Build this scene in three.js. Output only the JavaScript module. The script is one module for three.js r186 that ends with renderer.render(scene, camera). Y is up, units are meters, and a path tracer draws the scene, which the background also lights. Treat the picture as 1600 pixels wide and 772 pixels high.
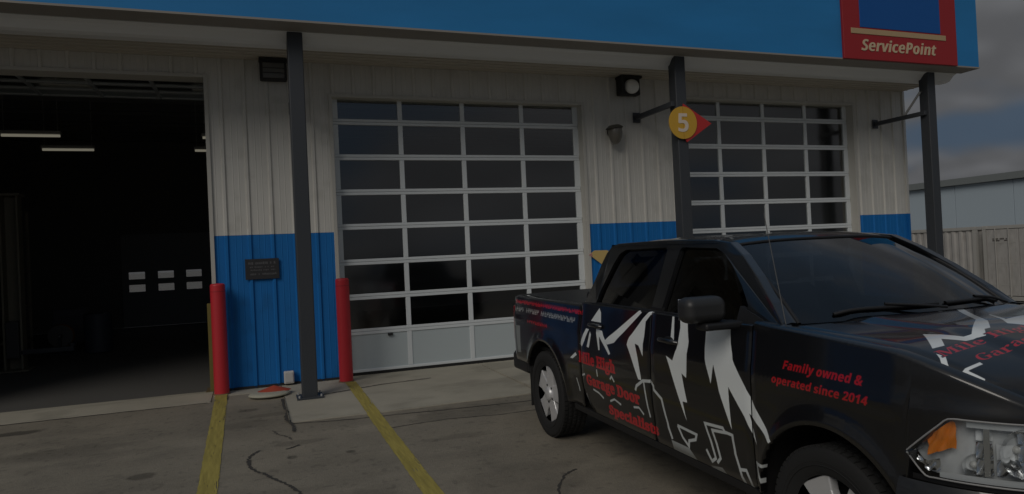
import * as THREE from 'three';
import { RoundedBoxGeometry } from 'three/addons/geometries/RoundedBoxGeometry.js';
import { mergeGeometries } from 'three/addons/utils/BufferGeometryUtils.js';
import { TextGeometry } from 'three/addons/geometries/TextGeometry.js';
import { FontLoader } from 'three/addons/loaders/FontLoader.js';
import { RectAreaLightUniformsLib } from 'three/addons/lights/RectAreaLightUniformsLib.js';

// ------------------------------------------------------------------ camera, sky, sun, exposure
const scene = new THREE.Scene();
const renderer = new THREE.WebGLRenderer({ antialias: true });
renderer.toneMapping = THREE.LinearToneMapping;
renderer.toneMappingExposure = 0.54;
renderer.shadowMap.enabled = true;

const FOCAL = 1093, EYE = 1.79, DIST = 10.946;
const camera = new THREE.PerspectiveCamera(2 * Math.atan(386 / FOCAL) * 180 / Math.PI, 1600 / 772, 0.1, 2000);
{
  const yaw = 20.3 * Math.PI / 180, pitch = Math.atan(11 / FOCAL), roll = 0.047;
  const f = new THREE.Vector3(Math.sin(yaw) * Math.cos(pitch), Math.sin(pitch), -Math.cos(yaw) * Math.cos(pitch));
  const r = new THREE.Vector3().crossVectors(f, new THREE.Vector3(0, 1, 0)).normalize();
  const u = new THREE.Vector3().crossVectors(r, f);
  camera.up.copy(u.clone().multiplyScalar(Math.cos(roll)).addScaledVector(r, Math.sin(roll)));
  camera.position.set(0, EYE, DIST);
  camera.lookAt(camera.position.clone().add(f));
}

// seeded value noise
function rng(seed) { let s = seed >>> 0; return () => { s = (s + 0x6D2B79F5) | 0; let t = Math.imul(s ^ (s >>> 15), 1 | s); t = (t + Math.imul(t ^ (t >>> 7), 61 | t)) ^ t; return ((t ^ (t >>> 14)) >>> 0) / 4294967296; }; }
const R0 = rng(11);
const PERM = new Float32Array(65536); for (let i = 0; i < 65536; i++) PERM[i] = R0();
const hsh = (x, y) => PERM[((x & 255) << 8) | (y & 255)];
function vnoise(x, y) {
  const xi = Math.floor(x), yi = Math.floor(y); let fx = x - xi, fy = y - yi;
  fx = fx * fx * (3 - 2 * fx); fy = fy * fy * (3 - 2 * fy);
  const a = hsh(xi, yi), b = hsh(xi + 1, yi), c = hsh(xi, yi + 1), d = hsh(xi + 1, yi + 1);
  return a + (b - a) * fx + (c - a) * fy + (a - b - c + d) * fx * fy;
}
function fbm(x, y, o = 5) { let s = 0, a = 0.5, t = 0; for (let i = 0; i < o; i++) { s += a * vnoise(x, y); t += a; a *= 0.5; x = x * 2.03 + 17.1; y = y * 2.03 + 5.7; } return s / t; }
const sst = (a, b, v) => { const t = Math.min(1, Math.max(0, (v - a) / (b - a))); return t * t * (3 - 2 * t); };
const lerp = (a, b, t) => a + (b - a) * t;

// broken overcast sky, brighter towards the zenith as overcast skies are
{
  const W = 1024, H = 512, d = new Float32Array(W * H * 4);
  for (let j = 0; j < H; j++) for (let i = 0; i < W; i++) {
    const el = ((j + 0.5) / H - 0.5) * Math.PI, az = ((i + 0.5) / W - 0.5) * Math.PI * 2;
    const y = Math.sin(el), x = Math.cos(el) * Math.cos(az), z = Math.cos(el) * Math.sin(az), k = (j * W + i) * 4;
    const yy = Math.max(0, y), q = 1 / (yy + 0.16);
    const c = fbm(x * q * 1.5 + 5.558, z * q * 1.5 + 107.078, 6);
    const e = fbm(x * q * 3.4 + 3.1, z * q * 3.4 + 40.9, 5);
    const cover = sst(0.3, 0.5, c);
    const shade = 0.86 + 0.48 * sst(0.3, 0.72, e);
    const g = (1 + 1.3 * yy) / 1.3 + 0.16 * Math.exp(-yy * 7);
    const cl = [0.186 * shade, 0.19 * shade, 0.2 * shade], bl = [0.1, 0.152, 0.225];
    for (let n = 0; n < 3; n++) d[k + n] = y < 0 ? 0.1 : lerp(bl[n], cl[n], 0.1 + 0.9 * cover) * g;
    d[k + 3] = 1;
  }
  const t = new THREE.DataTexture(d, W, H, THREE.RGBAFormat, THREE.FloatType);
  t.mapping = THREE.EquirectangularReflectionMapping; t.magFilter = t.minFilter = THREE.LinearFilter; t.wrapS = THREE.RepeatWrapping; t.needsUpdate = true;
  scene.background = t; scene.environment = t;
}
const sun = new THREE.DirectionalLight(0xfff8ee, 1.5);
sun.position.set(-28, 29, 31); sun.target.position.set(2, 0, 2);
sun.castShadow = true; sun.shadow.radius = 60; sun.shadow.mapSize.set(2048, 2048);
Object.assign(sun.shadow.camera, { left: -25, right: 30, top: 25, bottom: -25, near: 1, far: 120 });
scene.add(sun, sun.target);
RectAreaLightUniformsLib.init();

// ------------------------------------------------------------------ helpers
const taken = new Map();
function numbered(n) { const k = taken.get(n) || 0; taken.set(n, k + 1); return k ? `${n}_${String(k).padStart(3, '0')}` : n; }
function put(name, geo, mat, parent) {
  if (Array.isArray(geo)) geo = geo.length > 1 ? mergeGeometries(geo.map(g => { const h = g.index ? g.toNonIndexed() : g; for (const a of Object.keys(h.attributes)) if (!['position', 'normal', 'uv'].includes(a)) h.deleteAttribute(a); return h; })) : geo[0];
  const m = new THREE.Mesh(geo, mat); m.name = name; m.castShadow = m.receiveShadow = true; parent.add(m); return m;
}
function thing(name, label, category, [x, y, z] = [0, 0, 0], turn = 0, group) {
  const g = new THREE.Group(); g.name = numbered(name); g.position.set(x, y, z); g.rotation.y = turn;
  g.userData = { label, category }; if (group) g.userData.group = group; scene.add(g); return g;
}
function struct(name, geo, mat) { const m = put(numbered(name), geo, mat, scene); m.userData.kind = 'structure'; return m; }
function part(name, parent, [x, y, z] = [0, 0, 0]) { const g = new THREE.Group(); g.name = name; g.position.set(x, y, z); parent.add(g); return g; }
const bx = (x0, x1, y0, y1, z0, z1) => new THREE.BoxGeometry(x1 - x0, y1 - y0, z1 - z0).translate((x0 + x1) / 2, (y0 + y1) / 2, (z0 + z1) / 2);
const rb = (x0, x1, y0, y1, z0, z1, r = 0.01, s = 2) => new RoundedBoxGeometry(x1 - x0, y1 - y0, z1 - z0, s, r).translate((x0 + x1) / 2, (y0 + y1) / 2, (z0 + z1) / 2);
function cyl(r0, r1, a, b, seg = 16) {
  const A = new THREE.Vector3(...a), B = new THREE.Vector3(...b), L = A.distanceTo(B), g = new THREE.CylinderGeometry(r1, r0, L, seg);
  g.applyQuaternion(new THREE.Quaternion().setFromUnitVectors(new THREE.Vector3(0, 1, 0), B.clone().sub(A).normalize()));
  return g.translate(...A.add(B).multiplyScalar(0.5).toArray());
}
function tube(pts, r, seg = 24, rad = 8) { return new THREE.TubeGeometry(new THREE.CatmullRomCurve3(pts.map(p => new THREE.Vector3(...p))), seg, r, rad); }
function grid(nu, nv, f, uvf) {           // f(i/nu, j/nv) -> [x, y, z]
  const p = [], uv = [], idx = [];
  for (let j = 0; j <= nv; j++) for (let i = 0; i <= nu; i++) { const a = f(i / nu, j / nv); p.push(...a); uv.push(...(uvf ? uvf(i / nu, j / nv, a) : [i / nu, j / nv])); }
  for (let j = 0; j < nv; j++) for (let i = 0; i < nu; i++) { const a = j * (nu + 1) + i, b = a + 1, c = a + nu + 1, d = c + 1; idx.push(a, b, d, a, d, c); }
  const g = new THREE.BufferGeometry(); g.setAttribute('position', new THREE.Float32BufferAttribute(p, 3)); g.setAttribute('uv', new THREE.Float32BufferAttribute(uv, 2)); g.setIndex(idx); g.computeVertexNormals(); return g;
}
function shapeOf(pts, holes = []) { const s = new THREE.Shape(pts.map(p => new THREE.Vector2(...p))); for (const h of holes) s.holes.push(new THREE.Path(h.map(p => new THREE.Vector2(...p)))); return s; }
const lin = (r, g, b) => new THREE.Color().setRGB(r, g, b);
const mat = (r, g, b, rough = 0.7, o = {}) => new THREE.MeshStandardMaterial({ color: lin(r, g, b), roughness: rough, side: THREE.DoubleSide, ...o });
const phys = (r, g, b, rough, o = {}) => new THREE.MeshPhysicalMaterial({ color: lin(r, g, b), roughness: rough, side: THREE.DoubleSide, ...o });
function dataTex(W, H, f, { srgb = false, repeat } = {}) {   // f(i,j) -> [r,g,b] 0..1 linear when srgb is false
  const d = new Uint8Array(W * H * 4);
  for (let j = 0; j < H; j++) for (let i = 0; i < W; i++) { const c = f(i, j), k = (j * W + i) * 4; for (let n = 0; n < 3; n++) { let v = Math.min(1, Math.max(0, c[n])); if (srgb) v = v <= 0.0031308 ? v * 12.92 : 1.055 * Math.pow(v, 1 / 2.4) - 0.055; d[k + n] = v * 255; } d[k + 3] = 255; }
  const t = new THREE.DataTexture(d, W, H); t.magFilter = THREE.LinearFilter; t.minFilter = THREE.LinearMipmapLinearFilter; t.generateMipmaps = true; t.wrapS = t.wrapT = THREE.RepeatWrapping;
  if (srgb) t.colorSpace = THREE.SRGBColorSpace; if (repeat) t.repeat.set(...repeat); t.needsUpdate = true; return t;
}
const gray = v => [v, v, v];
const font = await new FontLoader().loadAsync('fonts/droid/droid_sans_bold.typeface.json');
function text3(str, h, depth, slant = 0) {
  const g = new TextGeometry(str, { font, size: h, depth, curveSegments: 5, bevelEnabled: false });
  if (slant) g.applyMatrix4(new THREE.Matrix4().set(1, slant, 0, 0, 0, 1, 0, 0, 0, 0, 1, 0, 0, 0, 0, 1));
  g.computeBoundingBox(); const b = g.boundingBox; g.translate(-(b.min.x + b.max.x) / 2, -(b.min.y + b.max.y) / 2, 0); g.userData.w = b.max.x - b.min.x; return g;
}

// ------------------------------------------------------------------ shared materials
const grain = dataTex(512, 512, (i, j) => gray(0.35 * hsh(i * 7 + j * 3, j * 5 + i) + 0.65 * fbm(i / 6, j / 6, 3)));
const smudge = dataTex(512, 512, (i, j) => gray(0.32 + 0.4 * fbm(i / 60, j / 26, 5)));
const M = {
  postPaint: mat(0.047, 0.052, 0.06, 0.5),
  dark: mat(0.018, 0.018, 0.019, 0.6),
  rubber: mat(0.017, 0.017, 0.017, 0.85),
  alu: mat(0.72, 0.76, 0.78, 0.45),
  trim: mat(0.52, 0.51, 0.47, 0.6),
  soffit: mat(0.52, 0.48, 0.41, 0.7),
  galv: mat(0.42, 0.42, 0.41, 0.5),
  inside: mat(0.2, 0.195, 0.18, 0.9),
  glass: phys(0.66, 0.7, 0.7, 0.1, { transmission: 1, thickness: 0, ior: 2.1 }),
};
// sheet-metal wall colours with faint streaky dirt
function sheetMap(r, g, b, amt, seed) {
  return dataTex(512, 512, (i, j) => { const s = 0.6 * fbm(i / 5 + seed, j / 90, 4) + 0.4 * fbm(i / 70 + seed, j / 70, 4), k = 1 - amt * (1 - s) ; const d = sst(0.56, 0.8, fbm(i / 38 + seed * 3, j / 38, 5)) * amt * 0.5; return [r * (k - d), g * (k - d), b * (k - d * 1.1)]; }, { srgb: true });
}
const wallWhite = [0, 1].map(s => new THREE.MeshStandardMaterial({ map: sheetMap(0.68, 0.67, 0.63, 0.18, 3 + s * 9), roughness: 0.55, side: THREE.DoubleSide }));
const wallBlue = [0, 1].map(s => new THREE.MeshStandardMaterial({ map: sheetMap(0.001, 0.175, 0.54, 0.24, 5 + s * 7), roughness: 0.75, side: THREE.DoubleSide }));

// ------------------------------------------------------------------ ground
const slope = z => -0.012 * Math.min(14, Math.max(0, z));
const groundY = (x, z) => slope(z) - 0.6 * sst(14, 21, x);
{
  const far = dataTex(512, 512, (i, j) => { const v = 0.75 + 0.5 * fbm(i / 40, j / 40, 6) - 0.15 * hsh(i, j); return [0.17 * v, 0.158 * v, 0.14 * v]; }, { srgb: true });
  const xs = [-600, -200, -60, -20, -6, 0, 6, 10, 12, 14, 15, 16, 17, 18, 19, 20, 21, 22, 26, 40, 80, 200, 600], zs = [-600, -200, -60, -20, -14.9, -5, 0, 3, 6, 9, 12, 14, 20, 60, 200, 600];
  const g = grid(xs.length - 1, zs.length - 1, (u, v) => { const x = xs[Math.round(u * (xs.length - 1))], z = zs[zs.length - 1 - Math.round(v * (zs.length - 1))]; return [x, groundY(x, z) - 0.03, z]; }, (u, v, p) => [p[0] / 9, p[2] / 9]);
  struct('ground', g, new THREE.MeshStandardMaterial({ map: far, roughness: 0.95, side: THREE.DoubleSide }));
}
const lotMap = (() => {
  const W = 2048, H = 1280, X0 = -6, X1 = 14, Z0 = 0, Z1 = 12.5;
  const spots = [[-2.75, 1.32, 0.42, 0.13, 0.62], [-1.03, 3.87, 0.13, 0.1, 0.5], [0.26, 3.92, 0.05, 0.06, 0.45], [0.8, 4.0, 0.05, 0.05, 0.55], [0.35, 3.4, 0.3, 0.1, 0.25], [-0.2, 2.3, 0.4, 0.2, 0.22], [2.3, 3.0, 0.8, 0.35, 0.25], [-1.9, 2.6, 0.7, 0.3, 0.2], [0.6, 5.4, 0.5, 0.25, 0.2], [-1.5, 5, 0.5, 0.3, 0.22], [2.0, 5.6, 0.6, 0.5, 0.2], [1.9, 4.0, 0.35, 0.12, 0.22], [-0.15, 1.5, 0.16, 0.09, 0.4], [0.1, 1.9, 0.3, 0.12, 0.25]];
  return dataTex(W, H, (i, j) => {
    const x = lerp(X0, X1, i / W), z = lerp(Z1, Z0, j / H);
    const big = fbm(x * 0.55 + 4, z * 0.8 + 9, 5), mid = fbm(x * 3.1, z * 3.1 + 20, 4), fine = hsh(i * 13 + j, j * 7 + (i >> 3)), ag = vnoise(x * 46, z * 46);
    let v = 0.68 + 0.38 * big + 0.22 * mid + 0.12 * (fine - 0.5) + 0.13 * (ag - 0.5);
    const streak = sst(0.52, 0.75, fbm(x * 0.5 + 70, z * 2.6, 4)); v -= 0.12 * streak;
    const pale = sst(0.56, 0.72, fbm(x * 0.8 + 33, z * 1.3 + 60, 5)); v += 0.16 * pale;
    for (const [sx, sz, rx, rz, a] of spots) { const q = Math.hypot((x - sx) / rx, (z - sz) / rz) + (fbm(x * 6 + sx, z * 6, 3) - 0.5) * 0.8; if (q < 1.3) v *= 1 - a * (1 - sst(0.6, 1.15, q)); }
    const speck = sst(0.8, 0.9, vnoise(x * 17 + 5, z * 17)) * 0.18; v -= speck;
    const warm = 0.02 * (mid - 0.5);
    return [0.262 * v + warm * 0.4, 0.234 * v + warm * 0.2, 0.184 * v];
  }, { srgb: true });
})();
const grainLot = grain.clone(); grainLot.repeat.set(26, 17); grainLot.needsUpdate = true;
const lot = struct('parking_lot', grid(40, 26, (u, v) => { const x = lerp(-6, 14, u), z = lerp(12.5, 0.0, v); return [x, groundY(x, z) + 0.0, z]; }),
  new THREE.MeshStandardMaterial({ map: lotMap, bumpMap: grainLot, bumpScale: 0.006, roughness: 0.92, side: THREE.DoubleSide }));

// concrete: apron slabs in front of the doors
const concMap = dataTex(1024, 1024, (i, j) => { const x = i / 1024 * 8, z = j / 1024 * 8; let v = 0.72 + 0.34 * fbm(x * 0.9 + 2, z * 0.9, 5) + 0.2 * fbm(x * 4, z * 4, 4) + 0.06 * (hsh(i * 3 + j, j) - 0.5); v -= 0.2 * sst(0.56, 0.74, fbm(x * 1.1 + 50, z * 2.2 + 7, 5)); return [0.43 * v, 0.4 * v, 0.325 * v]; }, { srgb: true });
const M_conc = new THREE.MeshStandardMaterial({ map: concMap, bumpMap: grainLot, bumpScale: 0.003, roughness: 0.9, side: THREE.DoubleSide });
function slab(x0, x1, z0, z1, up, parent = lot) {
  const f = (x, z) => groundY(x, z) + up, g = [];
  const uvf = (u, v, p) => [p[0] / 8, p[2] / 8];
  g.push(grid(12, 6, (u, v) => { const x = lerp(x0, x1, u), z = lerp(z1, z0, v), e = (v === 0 ? 0.012 * (fbm(x * 2.2, 3, 3) - 0.5) * 4 : 0); return [x, f(x, z), z + e]; }, uvf));
  g.push(grid(12, 1, (u, v) => { const x = lerp(x0, x1, u), e = 0.012 * (fbm(x * 2.2, 3, 3) - 0.5) * 4; return [x, f(x, z1) - (1 - v) * 0.03, z1 + e]; }, uvf));
  g.push(grid(1, 1, (u, v) => [x0, f(x0, z0) - v * 0.03, lerp(z0, z1, u)], uvf));
  return put('concrete_slab', g, M_conc, parent);
}
slab(0.31, 3.4, -0.14, 2.5, 0.012); slab(3.412, 6.7, -0.14, 2.48, 0.012); slab(6.712, 10, -0.14, 2.5, 0.012); slab(10.012, 13, -0.14, 2.49, 0.012);
slab(-5.6, -0.62, -0.14, 0.7, 0.010); slab(-0.61, 0.30, 0.0, 0.36, 0.009);

// tar-filled cracks, slab groove, dark streak and painted stall lines: ribbons lying on the lot
function ribbon(pts, w, up, jitter, seed) {
  const r = rng(seed), P = pts.map(p => new THREE.Vector3(p[0], 0, p[1])), c = new THREE.CatmullRomCurve3(P), n = pts.length * 9, L = [];
  for (let i = 0; i <= n; i++) { const p = c.getPoint(i / n), t = c.getTangent(i / n), ww = w * (0.55 + 0.9 * r()), o = (r() - 0.5) * jitter; L.push([p.x - t.z * (ww / 2 + o), p.z + t.x * (ww / 2 + o), p.x + t.z * (ww / 2 - o), p.z - t.x * (ww / 2 - o)]); }
  return grid(n, 1, (u, v) => { const q = L[Math.round(u * n)], x = v ? q[2] : q[0], z = v ? q[3] : q[1]; return [x, groundY(x, z) + up, z]; });
}
const tar = mat(0.06, 0.056, 0.05, 0.85);
put('crack_streak', ribbon([[0.29, 1.05], [0.28, 1.5], [0.31, 1.9], [0.285, 2.3], [0.33, 2.6], [0.34, 2.95]], 0.034, 0.016, 0.015, 1), tar, lot);
put('crack_streak', ribbon([[-0.02, 3.52], [-0.1, 3.66], [-0.12, 3.8], [-0.115, 3.95], [-0.08, 4.16], [0.02, 4.35], [0.1, 4.55], [0.2, 4.75], [0.28, 5.02], [0.33, 5.5], [0.3, 6.2]], 0.028, 0.004, 0.02, 2), tar, lot);
put('crack_streak', ribbon([[0.12, 2.75], [0.17, 2.95], [0.26, 3.1], [0.3, 3.25]], 0.022, 0.004, 0.02, 8), mat(0.11, 0.1, 0.085, 0.9), lot);
put('crack_streak', ribbon([[0.22, 3.6], [0.3, 3.56], [0.36, 3.5]], 0.03, 0.004, 0.02, 9), tar, lot);
put('crack_streak', ribbon([[0.3, 2.52], [0.9, 2.66], [1.6, 2.72], [2.3, 2.8], [3.2, 2.86]], 0.02, 0.004, 0.02, 3), tar, lot);
put('crack_streak', ribbon([[2.0, 6.35], [2.14, 5.95], [2.35, 5.6], [2.5, 5.5]], 0.02, 0.004, 0.02, 4), tar, lot);
put('crack_streak', ribbon([[-5.5, 0.74], [-4, 0.71], [-2.6, 0.73], [-1.5, 0.72], [-0.66, 0.71]], 0.035, 0.004, 0.02, 5), tar, lot);
put('crack_streak', ribbon([[0.72, 1.12], [1.1, 0.98], [1.6, 0.82], [2.4, 0.72]], 0.05, 0.016, 0.02, 6), mat(0.13, 0.122, 0.105, 0.9), lot);  // darker streak over the apron, starting at the post base
put('crack_streak', ribbon([[1.3, 3.3], [2.0, 3.24], [2.6, 3.34], [3.4, 3.3]], 0.014, 0.004, 0.02, 7), tar, lot);
const wornAlpha = dataTex(256, 1024, (i, j) => { const e = Math.min(i, 255 - i) / 256, n = fbm(i / 14, j / 14, 5), m = fbm(i / 60 + 9, j / 60, 3); return gray(e < 0.05 * n * 2 ? 0 : (n * 0.6 + m * 0.4 > 0.31 ? 1 : 0)); });
const paintMap = dataTex(256, 1024, (i, j) => { const v = 0.66 + 0.55 * fbm(i / 30, j / 30, 5); return [0.42 * v, 0.345 * v, 0.085 * v]; }, { srgb: true });
const M_line = new THREE.MeshStandardMaterial({ map: paintMap, alphaMap: wornAlpha, alphaTest: 0.5, roughness: 0.85, side: THREE.DoubleSide });
function stallLine(xa, za, xb, zb, w) {
  const up = z => (za < 0.6 && z < 2.55 && xa > 0) || z < 0.72 ? 0.018 : 0.005;
  put('parking_line', grid(2, 60, (u, v) => { const z = lerp(zb, za, v), x = lerp(xb, xa, v) + (u - 0.5) * w; return [x, groundY(x, z) + up(z), z]; }), M_line, lot);
}
stallLine(-0.5, 0.26, -0.40, 7.2, 0.18); stallLine(1.27, 0.36, 1.245, 7.4, 0.17);

// ------------------------------------------------------------------ service building
const bld = thing('service_building', 'metal-clad service garage with pale ribbed walls, blue wainscot and blue canopy fascia', 'building');
const OPEN = [{ x0: -4.86, x1: -0.575, top: 4.54 }, { x0: 1.22, x1: 5.44, top: 4.32 }, { x0: 7.34, x1: 11.58, top: 4.5 }];
const BX0 = -7.4, BX1 = 12.98, WALLTOP = 4.83, BAND = 2.25;
{
  // backing wall behind the sheets
  const g = [], cuts = [BX0, ...OPEN.flatMap(o => [o.x0 - 0.02, o.x1 + 0.02]), BX1];
  for (let i = 0; i < cuts.length; i += 2) g.push(bx(cuts[i], cuts[i + 1], 0, 6.0, -0.2, -0.012));
  for (const o of OPEN) g.push(bx(o.x0 - 0.02, o.x1 + 0.02, o.top + 0.03, 6.0, -0.2, -0.012));
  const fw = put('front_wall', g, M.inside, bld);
  // ribbed sheets, one mesh for each rib pitch
  const pitch = 0.318, ph = -0.39, knots = [[0, 0], [0.018, 0.026], [0.05, 0.026], [0.068, 0], [0.15, 0], [0.158, 0.004], [0.166, 0], [0.23, 0], [0.238, 0.004], [0.246, 0]];
  const edges = new Set(); for (let k = -30; k < 60; k++) { const x = ph + k * pitch; if (x > BX0 && x < BX1) edges.add(+x.toFixed(4)); }
  for (const o of OPEN) { edges.add(o.x0); edges.add(o.x1); } edges.add(BX0); edges.add(BX1);
  const E2 = [...edges].sort((a, b) => a - b);
  const prof = (x0, x1) => { const k0 = Math.floor((x0 - ph) / pitch - 1e-3), o = []; for (let k = k0; k <= k0 + 1; k++) for (const [a, h] of knots) { const x = ph + k * pitch + a; if (x > x0 + 1e-3 && x < x1 - 1e-3) o.push([x, h]); } const hz = x => { const t = ((x - ph) % pitch + pitch) % pitch; for (let i = 1; i < knots.length; i++) if (t <= knots[i][0]) return lerp(knots[i - 1][1], knots[i][1], (t - knots[i - 1][0]) / (knots[i][0] - knots[i - 1][0])); return 0; }; return [[x0, hz(x0 + 1e-4)], ...o, [x1, hz(x1 - 1e-4)]]; };
  const sheet = (x0, x1, y0, y1) => { const p = prof(x0, x1), n = p.length - 1, g = grid(n, 1, (u, v) => { const q = p[Math.round(u * n)]; return [q[0], lerp(y0, y1, v), 0.004 + q[1]]; }, (u, v, a) => [a[0] / 3.1, a[1] / 4.2]).toNonIndexed(); g.computeVertexNormals(); return g; };
  for (let i = 0; i + 1 < E2.length; i++) {
    const a = E2[i], b = E2[i + 1], mid = (a + b) / 2, o = OPEN.find(q => mid > q.x0 && mid < q.x1);
    if (b - a < 0.012) continue;
    if (o) put('wall_panel', sheet(a, b, o.top + 0.005, WALLTOP), wallWhite[i % 2], fw);
    else { put('wall_panel', sheet(a, b, 0.02, BAND - 0.001), wallBlue[i % 2], fw); put('wall_panel', sheet(a, b, BAND + 0.001, WALLTOP), wallWhite[(i + 1) % 2], fw); }
  }
  for (const o of OPEN) {
    put('door_jamb', rb(o.x0 - 0.055, o.x0, 0, o.top + 0.05, -0.3, 0.036, 0.004), M.trim, fw);
    put('door_jamb', rb(o.x1, o.x1 + 0.055, 0, o.top + 0.05, -0.3, 0.036, 0.004), M.trim, fw);
    put('door_header', rb(o.x0 + 0.001, o.x1 - 0.001, o.top, o.top + 0.05, -0.3, 0.036, 0.004), M.trim, fw);
  }
  put('corner_trim', [bx(BX1 - 0.02, BX1 + 0.035, 0.02, BAND, -0.1, 0.04)], wallBlue[0], fw);
  put('corner_trim', [bx(BX1 - 0.02, BX1 + 0.035, BAND + 0.002, WALLTOP, -0.1, 0.04)], wallWhite[0], fw);
  for (const [a, b] of [[-0.52, 1.165], [5.5, 7.28], [11.64, 12.95]]) put('base_flashing', bx(a, b, -0.02, 0.045, 0.001, 0.03), M.dark, fw);
  // rest of the shell
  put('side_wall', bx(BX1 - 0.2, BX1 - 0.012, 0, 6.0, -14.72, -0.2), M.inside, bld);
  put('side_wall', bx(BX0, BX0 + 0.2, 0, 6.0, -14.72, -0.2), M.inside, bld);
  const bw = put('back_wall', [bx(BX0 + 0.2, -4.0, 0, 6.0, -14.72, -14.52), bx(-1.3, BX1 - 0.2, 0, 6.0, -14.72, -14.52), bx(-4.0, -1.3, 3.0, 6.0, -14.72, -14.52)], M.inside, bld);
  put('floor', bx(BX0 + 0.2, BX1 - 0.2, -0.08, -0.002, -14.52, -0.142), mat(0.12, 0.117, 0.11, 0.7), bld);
  const rf = put('roof', bx(BX0 - 0.1, BX1 + 0.06, 6.0, 6.15, -14.9, 0.3), M.galv, bld);
  for (let k = 0; k < 9; k++) put('purlin', bx(BX0 + 0.2, BX1 - 0.2, 5.8, 5.998, -1.2 - k * 1.5, -1.12 - k * 1.5), mat(0.12, 0.12, 0.12, 0.6), rf);
  // eave: soffit, rolled gutter and the blue fascia box over the posts
  const ev = put('soffit', bx(BX0, 12.99, 4.832, 4.86, 0.0, 0.83), M.soffit, bld);
  for (let k = 0; k < 5; k++) put('soffit_rib', bx(BX0, 12.985, 4.822, 4.8315, 0.14 + k * 0.15, 0.152 + k * 0.15), M.soffit, ev);
  const gp = [[0.8, 4.83], [0.8, 4.79], [0.86, 4.765], [1.02, 4.765], [1.09, 4.785], [1.12, 4.82], [1.17, 4.87], [1.235, 4.895], [1.235, 4.935], [0.8, 4.935]];
  const gg = new THREE.ExtrudeGeometry(shapeOf(gp.map(([z, y]) => [-z, y])), { depth: 13.0 - BX0, bevelEnabled: false }); gg.rotateY(Math.PI / 2); gg.translate(BX0, 0, 0);
  put('gutter', gg, mat(0.82, 0.83, 0.82, 0.4), bld);
  const fasciaMap = dataTex(512, 128, (i, j) => { const v = 0.84 + 0.26 * fbm(i / 40, j / 22, 5); return [0.022 * v, 0.235 * v, 0.56 * v]; }, { srgb: true });
  const M_f = new THREE.MeshStandardMaterial({ map: fasciaMap, roughness: 0.75, side: THREE.DoubleSide });
  const fb = put('fascia', [bx(BX0, 13.1, 4.93, 7.1, 1.27, 1.615)], M_f, bld);
  put('fascia_underside', bx(BX0, 13.11, 4.902, 4.929, 1.24, 1.622), mat(0.3, 0.28, 0.25, 0.7), fb);
  put('fascia_cap', bx(BX0 - 0.02, 13.13, 7.101, 7.16, 1.0, 1.65), M.galv, fb);
  put('added_canopy_closure', bx(BX0, 12.98, 4.94, 5.27, 0.0, 1.265), M.galv, bld);  // unseen slab added so no sky light leaks between eave and fascia
  // posts with base plates, wall struts
  for (const [x, k] of [[0.635, 0], [6.665, 1], [12.31, 1]]) {
    const p = put('canopy_post', rb(x - 0.1, x + 0.1, -0.012, 4.9, 1.04, 1.24, 0.016, 3), M.postPaint, bld);
    put('base_plate', [rb(x - 0.17, x + 0.17, -0.02, 0.022, 0.97, 1.31, 0.006), bx(x - 0.115, x + 0.115, 0.022, 0.03, 1.025, 1.255)], M.postPaint, p);
    for (const [a, b] of [[-1, -1], [1, -1], [-1, 1], [1, 1]]) put('anchor_bolt', cyl(0.014, 0.014, [x + a * 0.14, 0.02, 1.14 + b * 0.14], [x + a * 0.14, 0.05, 1.14 + b * 0.14], 6), M.galv, p);
    const y = k ? 4.12 : 4.12, sx = x < 1 ? x + 0.02 : x - 0.14;
    put('wall_strut', [rb(sx - 0.035, sx + 0.035, y - 0.04, y + 0.04, 0.03, 1.2, 0.006), bx(sx - 0.07, sx + 0.07, y - 0.09, y + 0.09, 0.03, 0.042)], M.postPaint, p);
    if (x > 12) put('knee_brace', cyl(0.022, 0.022, [sx, y + 0.02, 0.72], [sx, y + 0.42, 1.1], 8), M.galv, p);
  }
  // full-view sectional doors, closed
  const doorPanel = mat(0.5, 0.56, 0.58, 0.5, { bumpMap: smudge, bumpScale: 0.002 });
  function fullViewDoor(o, ys, cols, solid) {
    const d = part('overhead_door', bld, [0, 0, 0]), za = -0.19, zb = -0.14, n = cols.length - 1;
    for (let c = 0; c <= n; c++) { const w = c === 0 || c === n ? 0.05 : 0.037; for (let r = 0; r + 1 < ys.length; r++) put('stile', rb(cols[c] - w, cols[c] + w, ys[r] + 0.046, ys[r + 1] - 0.046, za, zb, 0.006), M.alu, d); }
    ys.forEach((y, r) => { put('rail', [rb(o.x0 + 0.004, o.x1 - 0.004, y + 0.003, y + 0.045, za - 0.002, zb + 0.003, 0.006), ...(r ? [rb(o.x0 + 0.004, o.x1 - 0.004, y - 0.045, y - 0.001, za - 0.002, zb + 0.003, 0.006)] : [])], M.alu, d); });
    for (let r = 0; r + 1 < ys.length; r++) for (let c = 0; c < n; c++) {
      const g = [cols[c] + 0.03, cols[c + 1] - 0.03, ys[r] + 0.04, ys[r + 1] - 0.04];
      if (r < solid) put('solid_panel', rb(g[0], g[1], g[2], g[3], -0.172, -0.154, 0.004), doorPanel, d);
      else { const q = new THREE.PlaneGeometry(g[1] - g[0], g[3] - g[2]); q.rotateX((hsh(r * 9 + c, 4) - 0.5) * 0.012); q.rotateY((hsh(r * 5 + c * 3, 9) - 0.5) * 0.012); put('glass_pane', q.translate((g[0] + g[1]) / 2, (g[2] + g[3]) / 2, -0.165), M.glass, d); }
    }
    put('bottom_seal', rb(o.x0 + 0.004, o.x1 - 0.004, ys[0] - 0.05, ys[0] + 0.002, za + 0.005, zb - 0.002, 0.01), M.rubber, d);
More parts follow.
